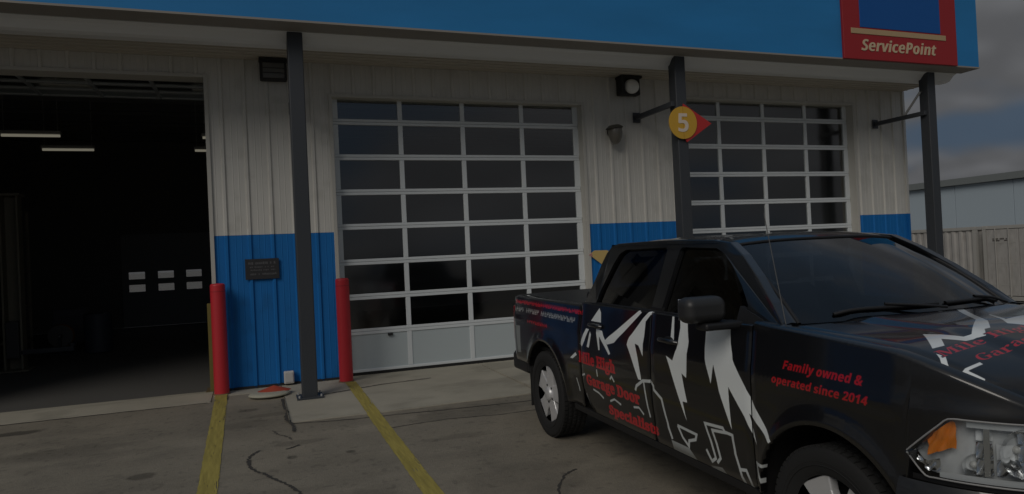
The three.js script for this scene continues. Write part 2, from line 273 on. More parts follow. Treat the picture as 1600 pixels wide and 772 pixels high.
    put('top_cover', bx(o.x0 + 0.02, o.x1 - 0.02, ys[ys.length - 1] + 0.046, o.top + 0.35, -0.23, -0.2), M.dark, d);
    put('door_handle', [rb(cols[1] - 0.35, cols[1] - 0.27, ys[1] - 0.09, ys[1] - 0.05, -0.137, -0.11, 0.006)], M.dark, d);
    return d;
  }
  fullViewDoor(OPEN[1], [0.055, 0.685, 1.23, 1.775, 2.33, 2.87, 3.42, 3.975, 4.52], [1.265, 2.29, 3.33, 4.38, 5.395], 1);
  fullViewDoor(OPEN[2], [0.055, 0.47, 1.0, 1.52, 2.055, 2.585, 3.12, 3.655, 4.19, 4.72], [7.385, 8.42, 9.46, 10.5, 11.535], 1);
  // the door of the open bay, run up under the roof
  {
    const d = part('overhead_door', bld, [0, 0, 0]), o = OPEN[0], Y = 5.35;
    const cols = [0, 0.25, 0.5, 0.75, 1].map(t => lerp(o.x0 + 0.04, o.x1 - 0.04, t));
    for (let r = 0; r <= 8; r++) put('rail', rb(o.x0 + 0.03, o.x1 - 0.03, Y - 0.025, Y + 0.025, -0.83 - r * 0.53, -0.74 - r * 0.53, 0.006), M.alu, d);
    for (let r = 0; r < 8; r++) { for (let c = 0; c < 5; c++) put('stile', rb(cols[c] - 0.035, cols[c] + 0.035, Y - 0.024, Y + 0.024, -1.268 - r * 0.53, -0.832 - r * 0.53, 0.006), M.alu, d); for (let c = 0; c < 4; c++) put('glass_pane', new THREE.PlaneGeometry(cols[c + 1] - cols[c] - 0.06, 0.45).rotateX(Math.PI / 2).translate((cols[c] + cols[c + 1]) / 2, Y, -1.05 - r * 0.53), r < 7 ? M.glass : doorPanel, d); }
    for (const x of [o.x0 - 0.03, o.x1 + 0.03]) put('track', [bx(x - 0.03, x + 0.03, Y - 0.04, Y + 0.04, -5.2, -0.7), bx(x - 0.03, x + 0.03, 0, 4.5, -0.36, -0.31)], M.galv, d);
  }
  // back overhead door with six small lights
  {
    const d = part('overhead_door', bld, [0, 0, -14.6]);
    const pane = phys(0.9, 0.9, 0.9, 0.25, { transmission: 1, thickness: 0 });
    const cx = [-3.57, -2.72, -1.88], rows = [1.66, 1.25], hw = 0.235, hh = 0.115;
    const m = mat(0.3, 0.3, 0.3, 0.6);
    const sec = (y0, y1, wy) => { const pts = [[-4.0, y0], [-1.3, y0], [-1.3, y1], [-4.0, y1]], holes = wy ? cx.map(c => [[c - hw, wy - hh], [c - hw, wy + hh], [c + hw, wy + hh], [c + hw, wy - hh]]) : []; return new THREE.ExtrudeGeometry(shapeOf(pts, holes), { depth: 0.045, bevelEnabled: false }).translate(0, 0, -0.022); };
    for (const [a, b, w] of [[0, 0.52], [0.525, 1.045], [1.05, 1.45, 1.25], [1.455, 1.92, 1.66], [1.925, 2.46], [2.465, 3.0]]) put('door_section', sec(a, b + 0.012, w).translate(0, 0, a % 1 > 0.4 ? 0.003 : 0), m, d);
    for (const y of rows) for (const c of cx) put('window_pane', new THREE.PlaneGeometry(hw * 2, hh * 2).translate(c, y, 0), pane, d);
  }
}

// ------------------------------------------------------------------ canopy sign
{
  const s = thing('canopy_sign', 'red sign with blue field and cream ServicePoint lettering on the blue canopy fascia', 'sign', [11.1, 4.905, 1.62]);
  const red = mat(0.36, 0.018, 0.022, 0.5), cream = mat(0.5, 0.36, 0.2, 0.6);
  const f = put('sign_panel', rb(-1.37, 1.37, 0.005, 2.1, 0.0, 0.05, 0.008), red, s);
  put('blue_field', rb(-0.99, 0.95, 0.57, 1.9, 0.046, 0.058, 0.003), mat(0.002, 0.095, 0.36, 0.6), f);
  put('cream_bar', rb(-1.2, 1.08, 0.45, 0.545, 0.046, 0.06, 0.004), cream, f);
  const t = text3('ServicePoint', 0.2, 0.012, 0.22); t.scale(1.8 / t.userData.w, 1, 1); put('lettering', t.translate(-0.08, 0.265, 0.0485), mat(0.62, 0.5, 0.33, 0.6), f);
}
// small placard on the blue wall
{
  const s = thing('wall_placard', 'small black placard with pale lines of print on the blue wall behind the post', 'placard', [0.115, 1.745, 0.032]);
  const p = put('plate', rb(-0.235, 0.235, -0.15, 0.15, 0, 0.012, 0.004), mat(0.03, 0.03, 0.032, 0.5), s);
  const r = rng(5), ink = mat(0.1, 0.1, 0.105, 0.6), g = [];
  for (const [y, h, a, b] of [[0.085, 0.042, -0.19, 0.19], [0.03, 0.022, -0.19, 0.17], [-0.015, 0.022, -0.19, 0.18], [-0.075, 0.034, -0.17, 0.2]]) for (let x = a; x < b;) { const w = 0.008 + r() * 0.018; if (r() > 0.18) g.push(bx(x, Math.min(b, x + w), y - h / 2 * (0.6 + 0.4 * r()), y + h / 2 * (0.6 + 0.4 * r()), 0.0125, 0.0145)); x += w + 0.006; }
  put('print', g, ink, p).userData.kind = 'stuff';
}
// bay number sign with arrow, and a second arrow low on the wall
{
  const s = thing('bay_number_sign', 'round yellow sign numbered 5 with a red arrowhead on the middle post', 'sign', [6.64, 3.795, 1.262]);
  const yel = mat(0.62, 0.36, 0.04, 0.5), red = mat(0.5, 0.03, 0.03, 0.5);
  const tri = new THREE.ExtrudeGeometry(shapeOf([[0.03, 0.315], [0.56, 0], [0.07, -0.315], [0.0, -0.2], [0.0, 0.2]]), { depth: 0.012, bevelEnabled: false });
  put('arrowhead', tri, red, s);
  const disc = put('disc', new THREE.CylinderGeometry(0.265, 0.265, 0.014, 40).rotateX(Math.PI / 2).translate(0, 0, 0.02), yel, s);
  put('numeral', text3('5', 0.3, 0.006).translate(0.0, 0, 0.0275), mat(0.72, 0.62, 0.52, 0.6), disc);
  put('seam', bx(0.002, 0.008, -0.262, 0.262, 0.0272, 0.0285), mat(0.4, 0.2, 0.03, 0.6), disc);
}
{
  const s = thing('wall_arrow_sign', 'yellow arrow sign with pale pink tip low on the blue wall behind the truck', 'sign', [5.46, 1.7, 0.034]);
  const g = new THREE.ExtrudeGeometry(shapeOf([[0.045, 0.05], [0.1, 0.085], [0.34, 0.08], [0.5, 0.0], [0.36, -0.2], [0.26, -0.185], [0.06, -0.035]]), { depth: 0.012, bevelEnabled: false });
  put('arrow_body', g, mat(0.62, 0.45, 0.17, 0.55), s);
  put('arrow_tip', new THREE.ExtrudeGeometry(shapeOf([[-0.01, 0.01], [0.043, 0.049], [0.058, -0.034]]), { depth: 0.012, bevelEnabled: false }), mat(0.5, 0.25, 0.22, 0.55), s);
}

// ------------------------------------------------------------------ wall lamps
{
  const l = thing('flood_lamp', 'square dark floodlight with grey lens high on the wall beside the open bay', 'lamp', [0.385, 4.66, 0.03]);
  const h = put('housing', [rb(-0.19, 0.19, -0.15, 0.16, 0.0, 0.15, 0.02), bx(-0.2, 0.2, 0.13, 0.155, 0.0, 0.2)], M.dark, l);
  put('lens', rb(-0.15, 0.15, -0.125, 0.1, 0.14, 0.158, 0.008), mat(0.13, 0.13, 0.125, 0.25), h);
  for (const y of [-0.05, 0.02]) put('lens_bar', bx(-0.15, 0.15, y - 0.005, y + 0.005, 0.158, 0.163), M.dark, h);
}
{
  const l = thing('flood_lamp', 'dark floodlight with a bright white bulging lens high beside the middle post', 'lamp', [6.34, 4.655, 0.03]);
  const h = put('housing', [rb(-0.2, 0.2, -0.16, 0.16, 0.0, 0.16, 0.02), bx(-0.21, 0.21, 0.13, 0.165, 0, 0.22), bx(-0.21, -0.16, -0.15, 0.15, 0.1, 0.24)], M.dark, l);
  put('lens', new THREE.SphereGeometry(0.15, 24, 16).scale(0.95, 0.86, 0.62).translate(0.02, -0.015, 0.17), phys(0.86, 0.86, 0.83, 0.35, { clearcoat: 0.5 }), h);
}
{
  const l = thing('jar_lamp', 'dark weathered jar lantern with slanted cap on the pale wall beside the closed bay', 'lamp', [6.0, 3.78, 0.03]);
  const m = mat(0.06, 0.06, 0.05, 0.5); l.scale.setScalar(0.9);
  put('back_plate', new THREE.CylinderGeometry(0.09, 0.09, 0.03, 16).rotateX(Math.PI / 2).translate(0, 0.08, 0.012), m, l);
  put('arm', tube([[0, 0.08, 0.02], [0, 0.14, 0.1], [0, 0.17, 0.18]], 0.02, 10), m, l);
  put('cap', new THREE.LatheGeometry([[0, 0.2], [0.1, 0.19], [0.17, 0.14], [0.165, 0.125], [0.0, 0.13]].map(p => new THREE.Vector2(...p)), 24).rotateZ(0.12).translate(0, 0, 0.17), m, l);
  put('jar', new THREE.LatheGeometry([[0.13, 0.13], [0.14, 0.05], [0.125, -0.05], [0.09, -0.13], [0.05, -0.17], [0, -0.18]].map(p => new THREE.Vector2(...p)), 24).translate(0, 0, 0.17), phys(0.14, 0.13, 0.11, 0.3, { clearcoat: 0.4 }), l);
}

// ------------------------------------------------------------------ bollards, guard, cap
function bollard(x, z, label, h) {
  const b = thing('bollard', label, 'bollard', [x, groundY(x, z), z], 0, 'red bollards at the bay doors');
  put('sleeve', new THREE.LatheGeometry([[0.1, 0.02], [0.1, h - 0.03], [0.094, h - 0.01], [0.078, h], [0, h + 0.006]].map(p => new THREE.Vector2(...p)), 28), mat(0.58, 0.028, 0.04, 0.45, { bumpMap: smudge, bumpScale: 0.003 }), b);
  put('footing', new THREE.CylinderGeometry(0.112, 0.118, 0.024, 28).translate(0, 0.014, 0), mat(0.2, 0.13, 0.08, 0.9), b);
  for (const y of [h * 0.93]) put('band', new THREE.TorusGeometry(0.1, 0.004, 6, 28).rotateX(Math.PI / 2).translate(0, y, 0), mat(0.3, 0.014, 0.02, 0.5), b);
}
bollard(-0.495, 0.21, 'red pipe bollard at the jamb of the open dark bay', 1.57);
bollard(1.225, 0.26, 'red pipe bollard at the jamb of the closed glass door', 1.55);
{
  const g = thing('door_guard', 'narrow worn yellow guard rail behind the bollard at the open bay', 'guard rail', [-0.63, 0, -0.12]);
  put('guard_post', [rb(-0.03, 0.03, 0, 1.28, -0.03, 0.03, 0.01), rb(-0.028, 0.028, 0.0, 0.5, -0.3, -0.05, 0.01)], mat(0.16, 0.13, 0.03, 0.7), g);
  put('foot', bx(-0.09, 0.05, 0, 0.012, -0.36, 0.06), mat(0.14, 0.1, 0.05, 0.8), g);
}
{
  const x = 0.13, z = 0.74;
  const c = thing('vent_cap', 'low red cone on a round cream base lying on the asphalt beside the post', 'cap', [x, groundY(x, z), z]);
  put('round_base', new THREE.LatheGeometry([[0, 0.075], [0.2, 0.072], [0.26, 0.055], [0.275, 0.035], [0.26, 0.022], [0.2, 0.01], [0, 0.008]].map(p => new THREE.Vector2(...p)), 32).scale(1, 1, 0.8), mat(0.42, 0.41, 0.33, 0.7), c);
  put('cone', new THREE.ConeGeometry(0.2, 0.075, 24).scale(1.15, 1, 0.7).translate(0.06, 0.105, -0.06), mat(0.42, 0.07, 0.035, 0.7), c);
}
{
  const b = thing('outlet_box', 'small white outlet box low on the blue wall behind the post', 'outlet box', [0.42, 0.04, 0.03]);
  put('box_body', rb(-0.07, 0.07, 0, 0.18, 0, 0.09, 0.012), mat(0.6, 0.58, 0.56, 0.6), b);
  put('cover', rb(-0.055, 0.055, 0.02, 0.16, 0.088, 0.1, 0.005), mat(0.52, 0.51, 0.5, 0.6), b);
}

// ------------------------------------------------------------------ inside the open bay
function tubeLamp(x, z, label) {
  const t = thing('strip_lamp', label, 'lamp', [x, 4.6, z], 0, 'strip lamps inside the bay');
  put('fixture', bx(-0.52, 0.52, 0.03, 0.09, -0.07, 0.07), M.galv, t);
  put('lamp_tube', cyl(0.026, 0.026, [-0.5, 0, 0], [0.5, 0, 0], 10), new THREE.MeshStandardMaterial({ color: lin(0.5, 0.5, 0.45), emissive: lin(1, 0.93, 0.72), emissiveIntensity: 0.24, roughness: 0.5 }), t);
  for (const a of [-0.46, 0.46]) put('hanger', cyl(0.005, 0.005, [a, 0.09, 0], [a, 1.25, 0], 6), M.galv, t);
  const q = new THREE.RectAreaLight(0xffeec8, 0.24, 1.0, 0.05); q.position.set(0, -0.035, 0); q.rotation.x = -Math.PI / 2; t.add(q);
}
tubeLamp(-4.06, -5.4, 'dim strip lamp hung inside the bay just behind the raised door'); tubeLamp(-3.8, -7.2, 'dim strip lamp deeper in the bay, over the left side of the aisle');
tubeLamp(-0.7, -7.2, 'dim strip lamp deeper in the bay, cut off by the door jamb'); tubeLamp(-0.42, -5.4, 'dim strip lamp just behind the raised door, nearly hidden by the jamb');
{
  const s = thing('storage_rack', 'tall dark storage rack in the shadows of the open bay', 'rack', [-6.2, 0, -7.6]);
  const m = mat(0.22, 0.2, 0.16, 0.7);
  for (const [a, b] of [[0, 0], [1.3, 0], [0, -0.6], [1.3, -0.6]]) put('upright', bx(a - 0.03, a + 0.03, 0, 3.3, b - 0.03, b + 0.03), m, s);
  for (const y of [0.3, 1.1, 1.9, 2.7]) put('shelf', bx(-0.03, 1.33, y, y + 0.04, -0.63, 0.03), m, s);
}
{
  const s = thing('tool_cart', 'low dark tool cart on wheels in the open bay', 'cart', [-4.3, 0, -9.2]);
  const m = mat(0.1, 0.1, 0.12, 0.5);
  const b = put('cabinet', rb(-0.35, 0.35, 0.14, 0.95, -0.25, 0.25, 0.02), m, s);
  for (let k = 0; k < 4; k++) put('drawer', rb(-0.31, 0.31, 0.18 + k * 0.19, 0.35 + k * 0.19, 0.245, 0.265, 0.006), m, b);
  for (const [a, c] of [[-0.28, -0.18], [0.28, -0.18], [-0.28, 0.18], [0.28, 0.18]]) put('caster', new THREE.CylinderGeometry(0.06, 0.06, 0.04, 14).rotateZ(Math.PI / 2).translate(a, 0.06, c), M.rubber, s);
}

{
  const l = thing('vehicle_lift', 'tall pale column of a vehicle lift just inside the open bay', 'lift', [-4.36, 0, -5.0]);
  const m = mat(0.2, 0.185, 0.14, 0.6);
  const c = put('column', [rb(-0.14, 0.14, 0.02, 3.35, -0.16, -0.12, 0.01), rb(-0.16, -0.12, 0.02, 3.35, -0.16, 0.12, 0.01), rb(0.12, 0.16, 0.02, 3.35, -0.16, 0.12, 0.01)], m, l);
  put('base_plate', rb(-0.28, 0.28, 0, 0.025, -0.3, 0.28, 0.006), m, c);
  const k = put('carriage', rb(-0.11, 0.11, 0.25, 0.95, -0.1, 0.16, 0.02), mat(0.06, 0.06, 0.065, 0.6), l);
  put('lift_arm', [rb(0.1, 1.0, 0.3, 0.4, 0.0, 0.12, 0.015), cyl(0.06, 0.06, [0.96, 0.4, 0.06], [0.96, 0.46, 0.06], 14)], M.postPaint, k);
  put('top_plate', rb(-0.2, 0.2, 3.352, 3.4, -0.2, 0.16, 0.008), m, c);
}
{
  const d = thing('oil_drum', 'dark blue-grey oil drum standing in the shadows of the open bay', 'drum', [-3.4, 0, -7.4]);
  put('drum_body', new THREE.LatheGeometry([[0, 0.0], [0.28, 0.0], [0.29, 0.02], [0.285, 0.28], [0.297, 0.3], [0.285, 0.32], [0.285, 0.57], [0.297, 0.59], [0.285, 0.61], [0.285, 0.86], [0.295, 0.88], [0.27, 0.88], [0.265, 0.865], [0, 0.865]].map(p => new THREE.Vector2(...p)), 32), mat(0.06, 0.07, 0.09, 0.5), d);
  put('bung', new THREE.CylinderGeometry(0.035, 0.035, 0.02, 14).translate(0.17, 0.876, 0.05), M.galv, d);
}
{
  const h = thing('hose_reel', 'round hose reel on a low stand inside the open bay', 'hose reel', [-4.15, 0, -7.5]);
  put('stand', [rb(-0.2, 0.2, 0, 0.03, -0.2, 0.2, 0.008), rb(-0.03, 0.03, 0.03, 0.42, -0.17, -0.13, 0.006), rb(-0.03, 0.03, 0.03, 0.42, 0.13, 0.17, 0.006)], M.postPaint, h);
  put('reel', new THREE.TorusGeometry(0.2, 0.07, 14, 32).translate(0, 0.42, 0), mat(0.24, 0.11, 0.05, 0.6), h);
  put('axle', cyl(0.02, 0.02, [0, 0.42, -0.18], [0, 0.42, 0.18], 10), M.galv, h);
  for (const z of [-0.1, 0.1]) put('flange', new THREE.RingGeometry(0.05, 0.25, 32).translate(0, 0.42, z), mat(0.12, 0.12, 0.12, 0.5), h);
}

// ------------------------------------------------------------------ containers and far shed
const contMap = dataTex(512, 512, (i, j) => { const v = 0.8 + 0.3 * fbm(i / 50, j / 50, 5), rust = sst(0.6, 0.75, fbm(i / 9 + 50, j / 70, 5)); return [lerp(0.47 * v, 0.2, rust * 0.22), lerp(0.455 * v, 0.14, rust * 0.22), lerp(0.43 * v, 0.1, rust * 0.22)]; }, { srgb: true });
const M_cont = new THREE.MeshStandardMaterial({ map: contMap, roughness: 0.65, side: THREE.DoubleSide });
const contTrim = mat(0.44, 0.43, 0.4, 0.65);
function container(label, x0, z0, lenX, lenZ, doorsOnNear) {
  const H = 2.59, base = groundY(x0, 0);
  const c = thing('shipping_container', label, 'container', [x0, base, z0]);
  const corr = (L, n) => { const k = []; for (let i = 0; i < n; i++) { const a = i * L / n, q = L / n; k.push([a, 0], [a + q * 0.3, 0], [a + q * 0.5, 0.036], [a + q * 0.8, 0.036]); } k.push([L, 0]); return k; };
  const wallZ = (name, x, za, zb, s) => { const k = corr(zb - za, Math.round((zb - za) / 0.278)); const g = grid(k.length - 1, 1, (u, v) => { const q = k[Math.round(u * (k.length - 1))]; return [x + s * q[1], lerp(0.16, H - 0.12, v), za + q[0]]; }, (u, v, a) => [a[2] / 4, a[1] / 4]).toNonIndexed(); g.computeVertexNormals(); put(name, g, M_cont, c); };
  const wallX = (name, z, xa, xb, s) => { const k = corr(xb - xa, Math.round((xb - xa) / 0.278)); const g = grid(k.length - 1, 1, (u, v) => { const q = k[Math.round(u * (k.length - 1))]; return [xa + q[0], lerp(0.16, H - 0.12, v), z + s * q[1]]; }, (u, v, a) => [a[0] / 4, a[1] / 4]).toNonIndexed(); g.computeVertexNormals(); put(name, g, M_cont, c); };
  if (!doorsOnNear) wallZ('side_sheet', 0.03, 0.08, lenZ - 0.08, 1);
  wallZ('side_sheet', lenX - 0.03, 0.08, lenZ - 0.08, -1);
  wallX('end_sheet', 0.03, 0.08, lenX - 0.08, 1); wallX('end_sheet', lenZ - 0.03, 0.08, lenX - 0.08, -1);
  put('roof_sheet', bx(0.02, lenX - 0.02, H - 0.03, H - 0.005, 0.02, lenZ - 0.02), M_cont, c);
  put('floor_frame', bx(0.01, lenX - 0.01, 0.02, 0.16, 0.01, lenZ - 0.01), contTrim, c);
  for (const x of [0, lenX]) for (const z of [0, lenZ]) { const sx = x ? -1 : 1, sz = z ? -1 : 1; put('corner_post', bx(Math.min(x, x + sx * 0.12), Math.max(x, x + sx * 0.12), 0.12, H - 0.12, Math.min(z, z + sz * 0.12), Math.max(z, z + sz * 0.12)), contTrim, c); for (const y of [0, H - 0.118]) put('corner_casting', rb(Math.min(x - sx * 0.006, x + sx * 0.16), Math.max(x - sx * 0.006, x + sx * 0.16), y, y + 0.118, Math.min(z - sz * 0.006, z + sz * 0.17), Math.max(z - sz * 0.006, z + sz * 0.17), 0.01), contTrim, c); }
  for (const z of [0, lenZ - 0.08]) put('top_rail', bx(0.16, lenX - 0.16, H - 0.12, H - 0.031, z, z + 0.08), contTrim, c);
  for (const x of [0, lenX - 0.08]) put('top_rail', bx(x, x + 0.08, H - 0.12, H - 0.031, 0.17, lenZ - 0.17), contTrim, c);
  if (doorsOnNear) {
    for (const s of [0, 1]) {
      const za = s ? lenZ / 2 + 0.008 : 0.13, zb = s ? lenZ - 0.13 : lenZ / 2 - 0.008;
      const d = put('door', rb(0.015, 0.06, 0.18, H - 0.14, za, zb, 0.008), M_cont, c);
      for (const y of [0.55, 1.3, 2.0]) put('door_recess', bx(0.009, 0.0148, y - 0.02, y + 0.02, za + 0.08, zb - 0.08), contTrim, d);
      for (const t of [0.3, 0.72]) put('lock_bar', cyl(0.017, 0.017, [-0.02, 0.14, lerp(za, zb, t)], [-0.02, H - 0.1, lerp(za, zb, t)], 8), contTrim, d);
      if (!s) { const r = rng(77), g = []; for (const y of [2.13, 2.07]) for (let z = za + 0.22; z < za + 0.72; z += 0.05) if (r() > 0.15) g.push(bx(0.0, 0.0135, y - 0.02, y + 0.02, z, z + 0.035)); put('stencilled_marks', g, mat(0.12, 0.11, 0.1, 0.7), d); }
    }
  }
}
container('cream shipping container with corrugated side and rust streaks beyond the corner of the garage', 24.0, -16.9, 2.44, 10.3, false);
container('cream shipping container with double end doors and lock bars beside the corrugated one', 24.0, -6.35, 6.06, 2.44, true);
container('cream shipping container with end doors, next along the row past the door-end one', 24.0, -3.75, 6.06, 2.44, true);
{
  const b = thing('far_shed', 'long pale blue metal shed with grey eave beyond the containers', 'building', [46, -0.6, -30]);
  const m = mat(0.44, 0.52, 0.58, 0.6), eave = mat(0.2, 0.22, 0.22, 0.6);
  for (let k = 0; k < 24; k++) put('wall_panel', rb(0, 0.1, 0, 5.69, -42 + k * 4, -38.03 + k * 4, 0.02), m, b);
  put('wall_core', bx(0.06, 24, 0, 5.6, -42, 54), m, b);
  put('eave', [bx(-0.35, 0.2, 5.7, 6.15, -42.4, 54.4)], eave, b);
  put('roof', new THREE.ExtrudeGeometry(shapeOf([[-0.3, 6.15], [12, 6.35], [24.3, 6.15], [24.3, 5.7], [-0.2, 5.7]]), { depth: 96.6, bevelEnabled: false }).translate(0, 0, -42.3), mat(0.32, 0.33, 0.34, 0.6), b);
}
// ------------------------------------------------------------------ pickup truck (local axes: +z forward, +x its left side, origin on the ground by the rear axle)
{
  const T = thing('pickup_truck', 'black crew cab pickup with white lightning bolts and red lettering parked nose out', 'pickup truck', [3.70, -0.056, 4.637], -Math.PI / 180);
  T.rotation.order = 'YXZ'; T.rotation.x = 0.012;
  const ZR = -0.19, ZF = 3.57, HUB = 0.425, AR = 0.53;
  const paint = phys(0.006, 0.0065, 0.008, 0.32, { clearcoat: 1, clearcoatRoughness: 0.05 });
  const plastic = mat(0.014, 0.014, 0.015, 0.5), chrome = mat(0.75, 0.76, 0.77, 0.16, { metalness: 1 });
  const tint = phys(0.12, 0.13, 0.14, 0.02, { transmission: 1, thickness: 0 });
  const clear = phys(0.93, 0.95, 0.96, 0.03, { transmission: 1, thickness: 0 });
  const cabin = mat(0.03, 0.029, 0.028, 0.85), seatM = mat(0.05, 0.047, 0.043, 0.9);
  // ---- printed vinyl on the side panels
  const U0 = -1.25, U1 = 4.55, V0 = 0.4, V1 = 1.5, CW = 2048, CH = 400;
  function sideCanvas(mirror) {
    const cv = document.createElement('canvas'); cv.width = CW; cv.height = CH; const c = cv.getContext('2d');
    c.fillStyle = 'rgb(14,14,16)'; c.fillRect(0, 0, CW, CH);
    const px = ([l, y]) => [(mirror ? U1 + U0 - l - U0 : l - U0) / (U1 - U0) * CW, (V1 - y) / (V1 - V0) * CH];
    const raw = ([l, y]) => [(l - U0) / (U1 - U0) * CW, (V1 - y) / (V1 - V0) * CH];
    const W = 'rgb(240,245,245)', RD = 'rgb(190,22,34)';
    const poly = (p, f = W) => { c.fillStyle = f; c.beginPath(); p.forEach((q, i) => { const a = raw(q); i ? c.lineTo(...a) : c.moveTo(...a); }); c.closePath(); c.fill(); };
    const line = (p, w, f = 'rgb(205,210,210)') => { c.strokeStyle = f; c.lineWidth = w / (V1 - V0) * CH; c.lineJoin = 'miter'; c.beginPath(); p.forEach((q, i) => { const a = raw(q); i ? c.lineTo(...a) : c.moveTo(...a); }); c.stroke(); };
    const word = (str, l0, l1, y0, y1, f = RD, fam = 'italic bold 100px sans-serif', bold = 5) => {        // fit the word into a box of metres, read rear to front on the right side
      c.save(); c.font = fam; c.textBaseline = 'alphabetic'; c.fillStyle = f; const w = c.measureText(str).width;
      const a = raw([l0, y0]), b = raw([l1, y1]); 
      if (mirror) { c.translate(b[0], a[1]); c.scale(-(b[0] - a[0]) / w, (a[1] - b[1]) / 74); } else { c.translate(a[0], a[1]); c.scale((b[0] - a[0]) / w, (a[1] - b[1]) / 74); }
      c.lineWidth = bold; c.strokeStyle = f; if (bold) c.strokeText(str, 0, 0); c.fillText(str, 0, 0); c.restore();
    };
    const scrawl = (l0, l1, y0, y1, f, seed, gaps = []) => { const r = rng(seed); for (let l = l0; l < l1;) { const w = 0.035 + 0.03 * r(); if (!gaps.some(g => l > g && l < g + 0.06)) { const m = lerp(y0, y1, 0.5 + 0.2 * (r() - 0.5)); line([[l, y0], [l + w * 0.1, y1 * 1 - 0.004 * r()]], 0.014, f); line([[l, m], [l + w * 0.75, m]], 0.012, f); line([[l + w * 0.75, r() > 0.5 ? y0 : m], [l + w * 0.75, r() > 0.4 ? y1 : m]], 0.014, f); if (r() > 0.5) line([[l, y0 + 0.006], [l + w * 0.75, y0 + 0.006]], 0.011, f); } l += w + 0.012; } };
    // mountain peaks and bolts
    for (const p of [
      [[1.028, 1.37], [0.877, 1.25], [1.07, 1.251], [1.06, 1.335]], [[0.797, 1.179], [0.65, 1.026], [0.705, 1.009], [0.859, 1.177]], [[0.879, 1.164], [0.8, 1.02], [0.843, 1.014], [0.898, 1.134]], [[0.563, 0.942], [0.435, 0.875], [0.496, 0.875], [0.592, 0.921]],
      [[0.989, 1.198], [1.03, 1.017], [1.054, 1.02], [1.052, 1.135], [1.218, 1.001], [1.245, 1.015], [1.104, 1.186]], [[1.693, 1.399], [1.157, 1.116], [1.193, 1.083], [1.317, 1.112], [1.733, 1.385]],
      [[1.882, 1.43], [1.757, 1.347], [1.562, 1.183], [1.528, 1.123], [1.69, 0.881], [1.736, 0.882], [1.733, 0.908], [1.658, 1.145], [1.712, 1.138], [1.768, 1.063], [1.795, 1.323], [1.912, 1.419]],
      [[2.245, 1.39], [2.254, 1.324], [2.223, 1.177], [2.172, 1.091], [2.091, 1.115], [2.189, 0.933], [2.313, 0.7], [2.281, 0.83], [2.336, 0.833], [2.281, 1.019], [2.335, 0.997], [2.359, 1.241], [2.345, 1.309], [2.335, 1.39]], [[2.149, 1.39], [2.139, 1.232], [2.183, 1.224], [2.175, 1.39]],
      [[2.55, 1.4], [2.541, 1.217], [2.559, 1.123], [2.607, 1.004], [2.641, 1.13], [2.69, 0.975], [2.801, 0.759], [2.785, 1.017], [2.928, 0.868], [3.026, 0.721], [2.972, 0.895], [3.05, 0.841], [3.15, 0.769], [3.174, 0.785], [3.017, 0.954], [2.83, 1.187], [2.803, 1.278], [2.791, 1.4]]]) poly(p);
    poly([[2.083, 0.522], [2.299, 0.52], [2.402, 0.447], [2.107, 0.446]], 'rgb(165,170,170)'); poly([[2.532, 0.468], [2.656, 0.489], [2.745, 0.428], [2.616, 0.433]], 'rgb(165,170,170)');
    line([[1.636, 0.788], [1.658, 0.827], [1.758, 0.882], [1.864, 0.896], [1.907, 0.87], [1.91, 0.844], [2.01, 0.795], [2.037, 0.7], [2.06, 0.6], [2.099, 0.53]], 0.024); line([[1.77, 0.874], [1.815, 0.619]], 0.02);
    for (const b of [[[2.181, 0.645], [2.402, 0.634], [2.386, 0.597], [2.308, 0.57], [2.3, 0.531], [2.233, 0.575], [2.181, 0.645]], [[2.501, 0.565], [2.554, 0.501], [2.598, 0.531], [2.521, 0.738], [2.709, 0.751], [2.724, 0.73], [2.799, 0.727], [2.803, 0.615], [2.837, 0.529], [2.896, 0.541], [2.943, 0.461], [2.983, 0.436]], [[2.609, 0.505], [2.648, 0.545], [2.594, 0.71], [2.742, 0.728]], [[2.837, 0.529], [2.849, 0.488], [2.899, 0.434]], [[3.111, 0.621], [3.015, 0.618], [3.041, 0.545], [3.085, 0.469]]]) line(b, 0.021);
    for (const b of [[[0.98, 0.848], [0.991, 0.788]], [[1.219, 0.803], [1.253, 0.831], [1.294, 0.793]], [[0.547, 0.708], [0.586, 0.591]], [[0.66, 0.747], [0.738, 0.771]], [[0.721, 0.599], [0.823, 0.443]], [[0.873, 0.659], [0.977, 0.646], [1.06, 0.616]], [[1.176, 0.615], [1.258, 0.646], [1.365, 0.623]], [[1.573, 0.647], [1.658, 0.661], [1.722, 0.62]]]) line(b, 0.018);
    const SER = 'bold 100px serif';
    word('Mile High', 0.63, 1.32, 0.868, 0.962, RD, SER, 9); word('Garage Door', 0.76, 1.69, 0.69, 0.78, RD, SER, 9); word('Specialists', 1.14, 1.92, 0.508, 0.585, RD, SER, 9);
    word('Family owned &', 3.25, 3.79, 1.198, 1.245); word('operated since 2014', 3.17, 3.825, 1.113, 1.158);
    scrawl(-1.06, 0.66, 1.285, 1.33, RD, 21); scrawl(-1.06, 0.66, 1.295, 1.32, RD, 31); scrawl(-1.07, 0.54, 1.2, 1.252, 'rgb(170,172,168)', 22, [-0.8, -0.38]); scrawl(-0.65, -0.12, 1.095, 1.135, RD, 23);
    poly([[-1.03, 1.04], [-0.9, 1.045], [-0.9, 0.75], [-1.0, 0.74]], 'rgb(135,140,138)');
    const t = new THREE.CanvasTexture(cv); t.colorSpace = THREE.SRGBColorSpace; t.anisotropy = 8; return t;
  }
  const vinyl = [false, true].map(m => new THREE.MeshPhysicalMaterial({ map: sideCanvas(m), roughness: 0.34, clearcoat: 0.9, clearcoatRoughness: 0.06, side: THREE.DoubleSide }));
  const HX0 = -0.95, HX1 = 0.95, HZ0 = 3.1, HZ1 = 4.6;
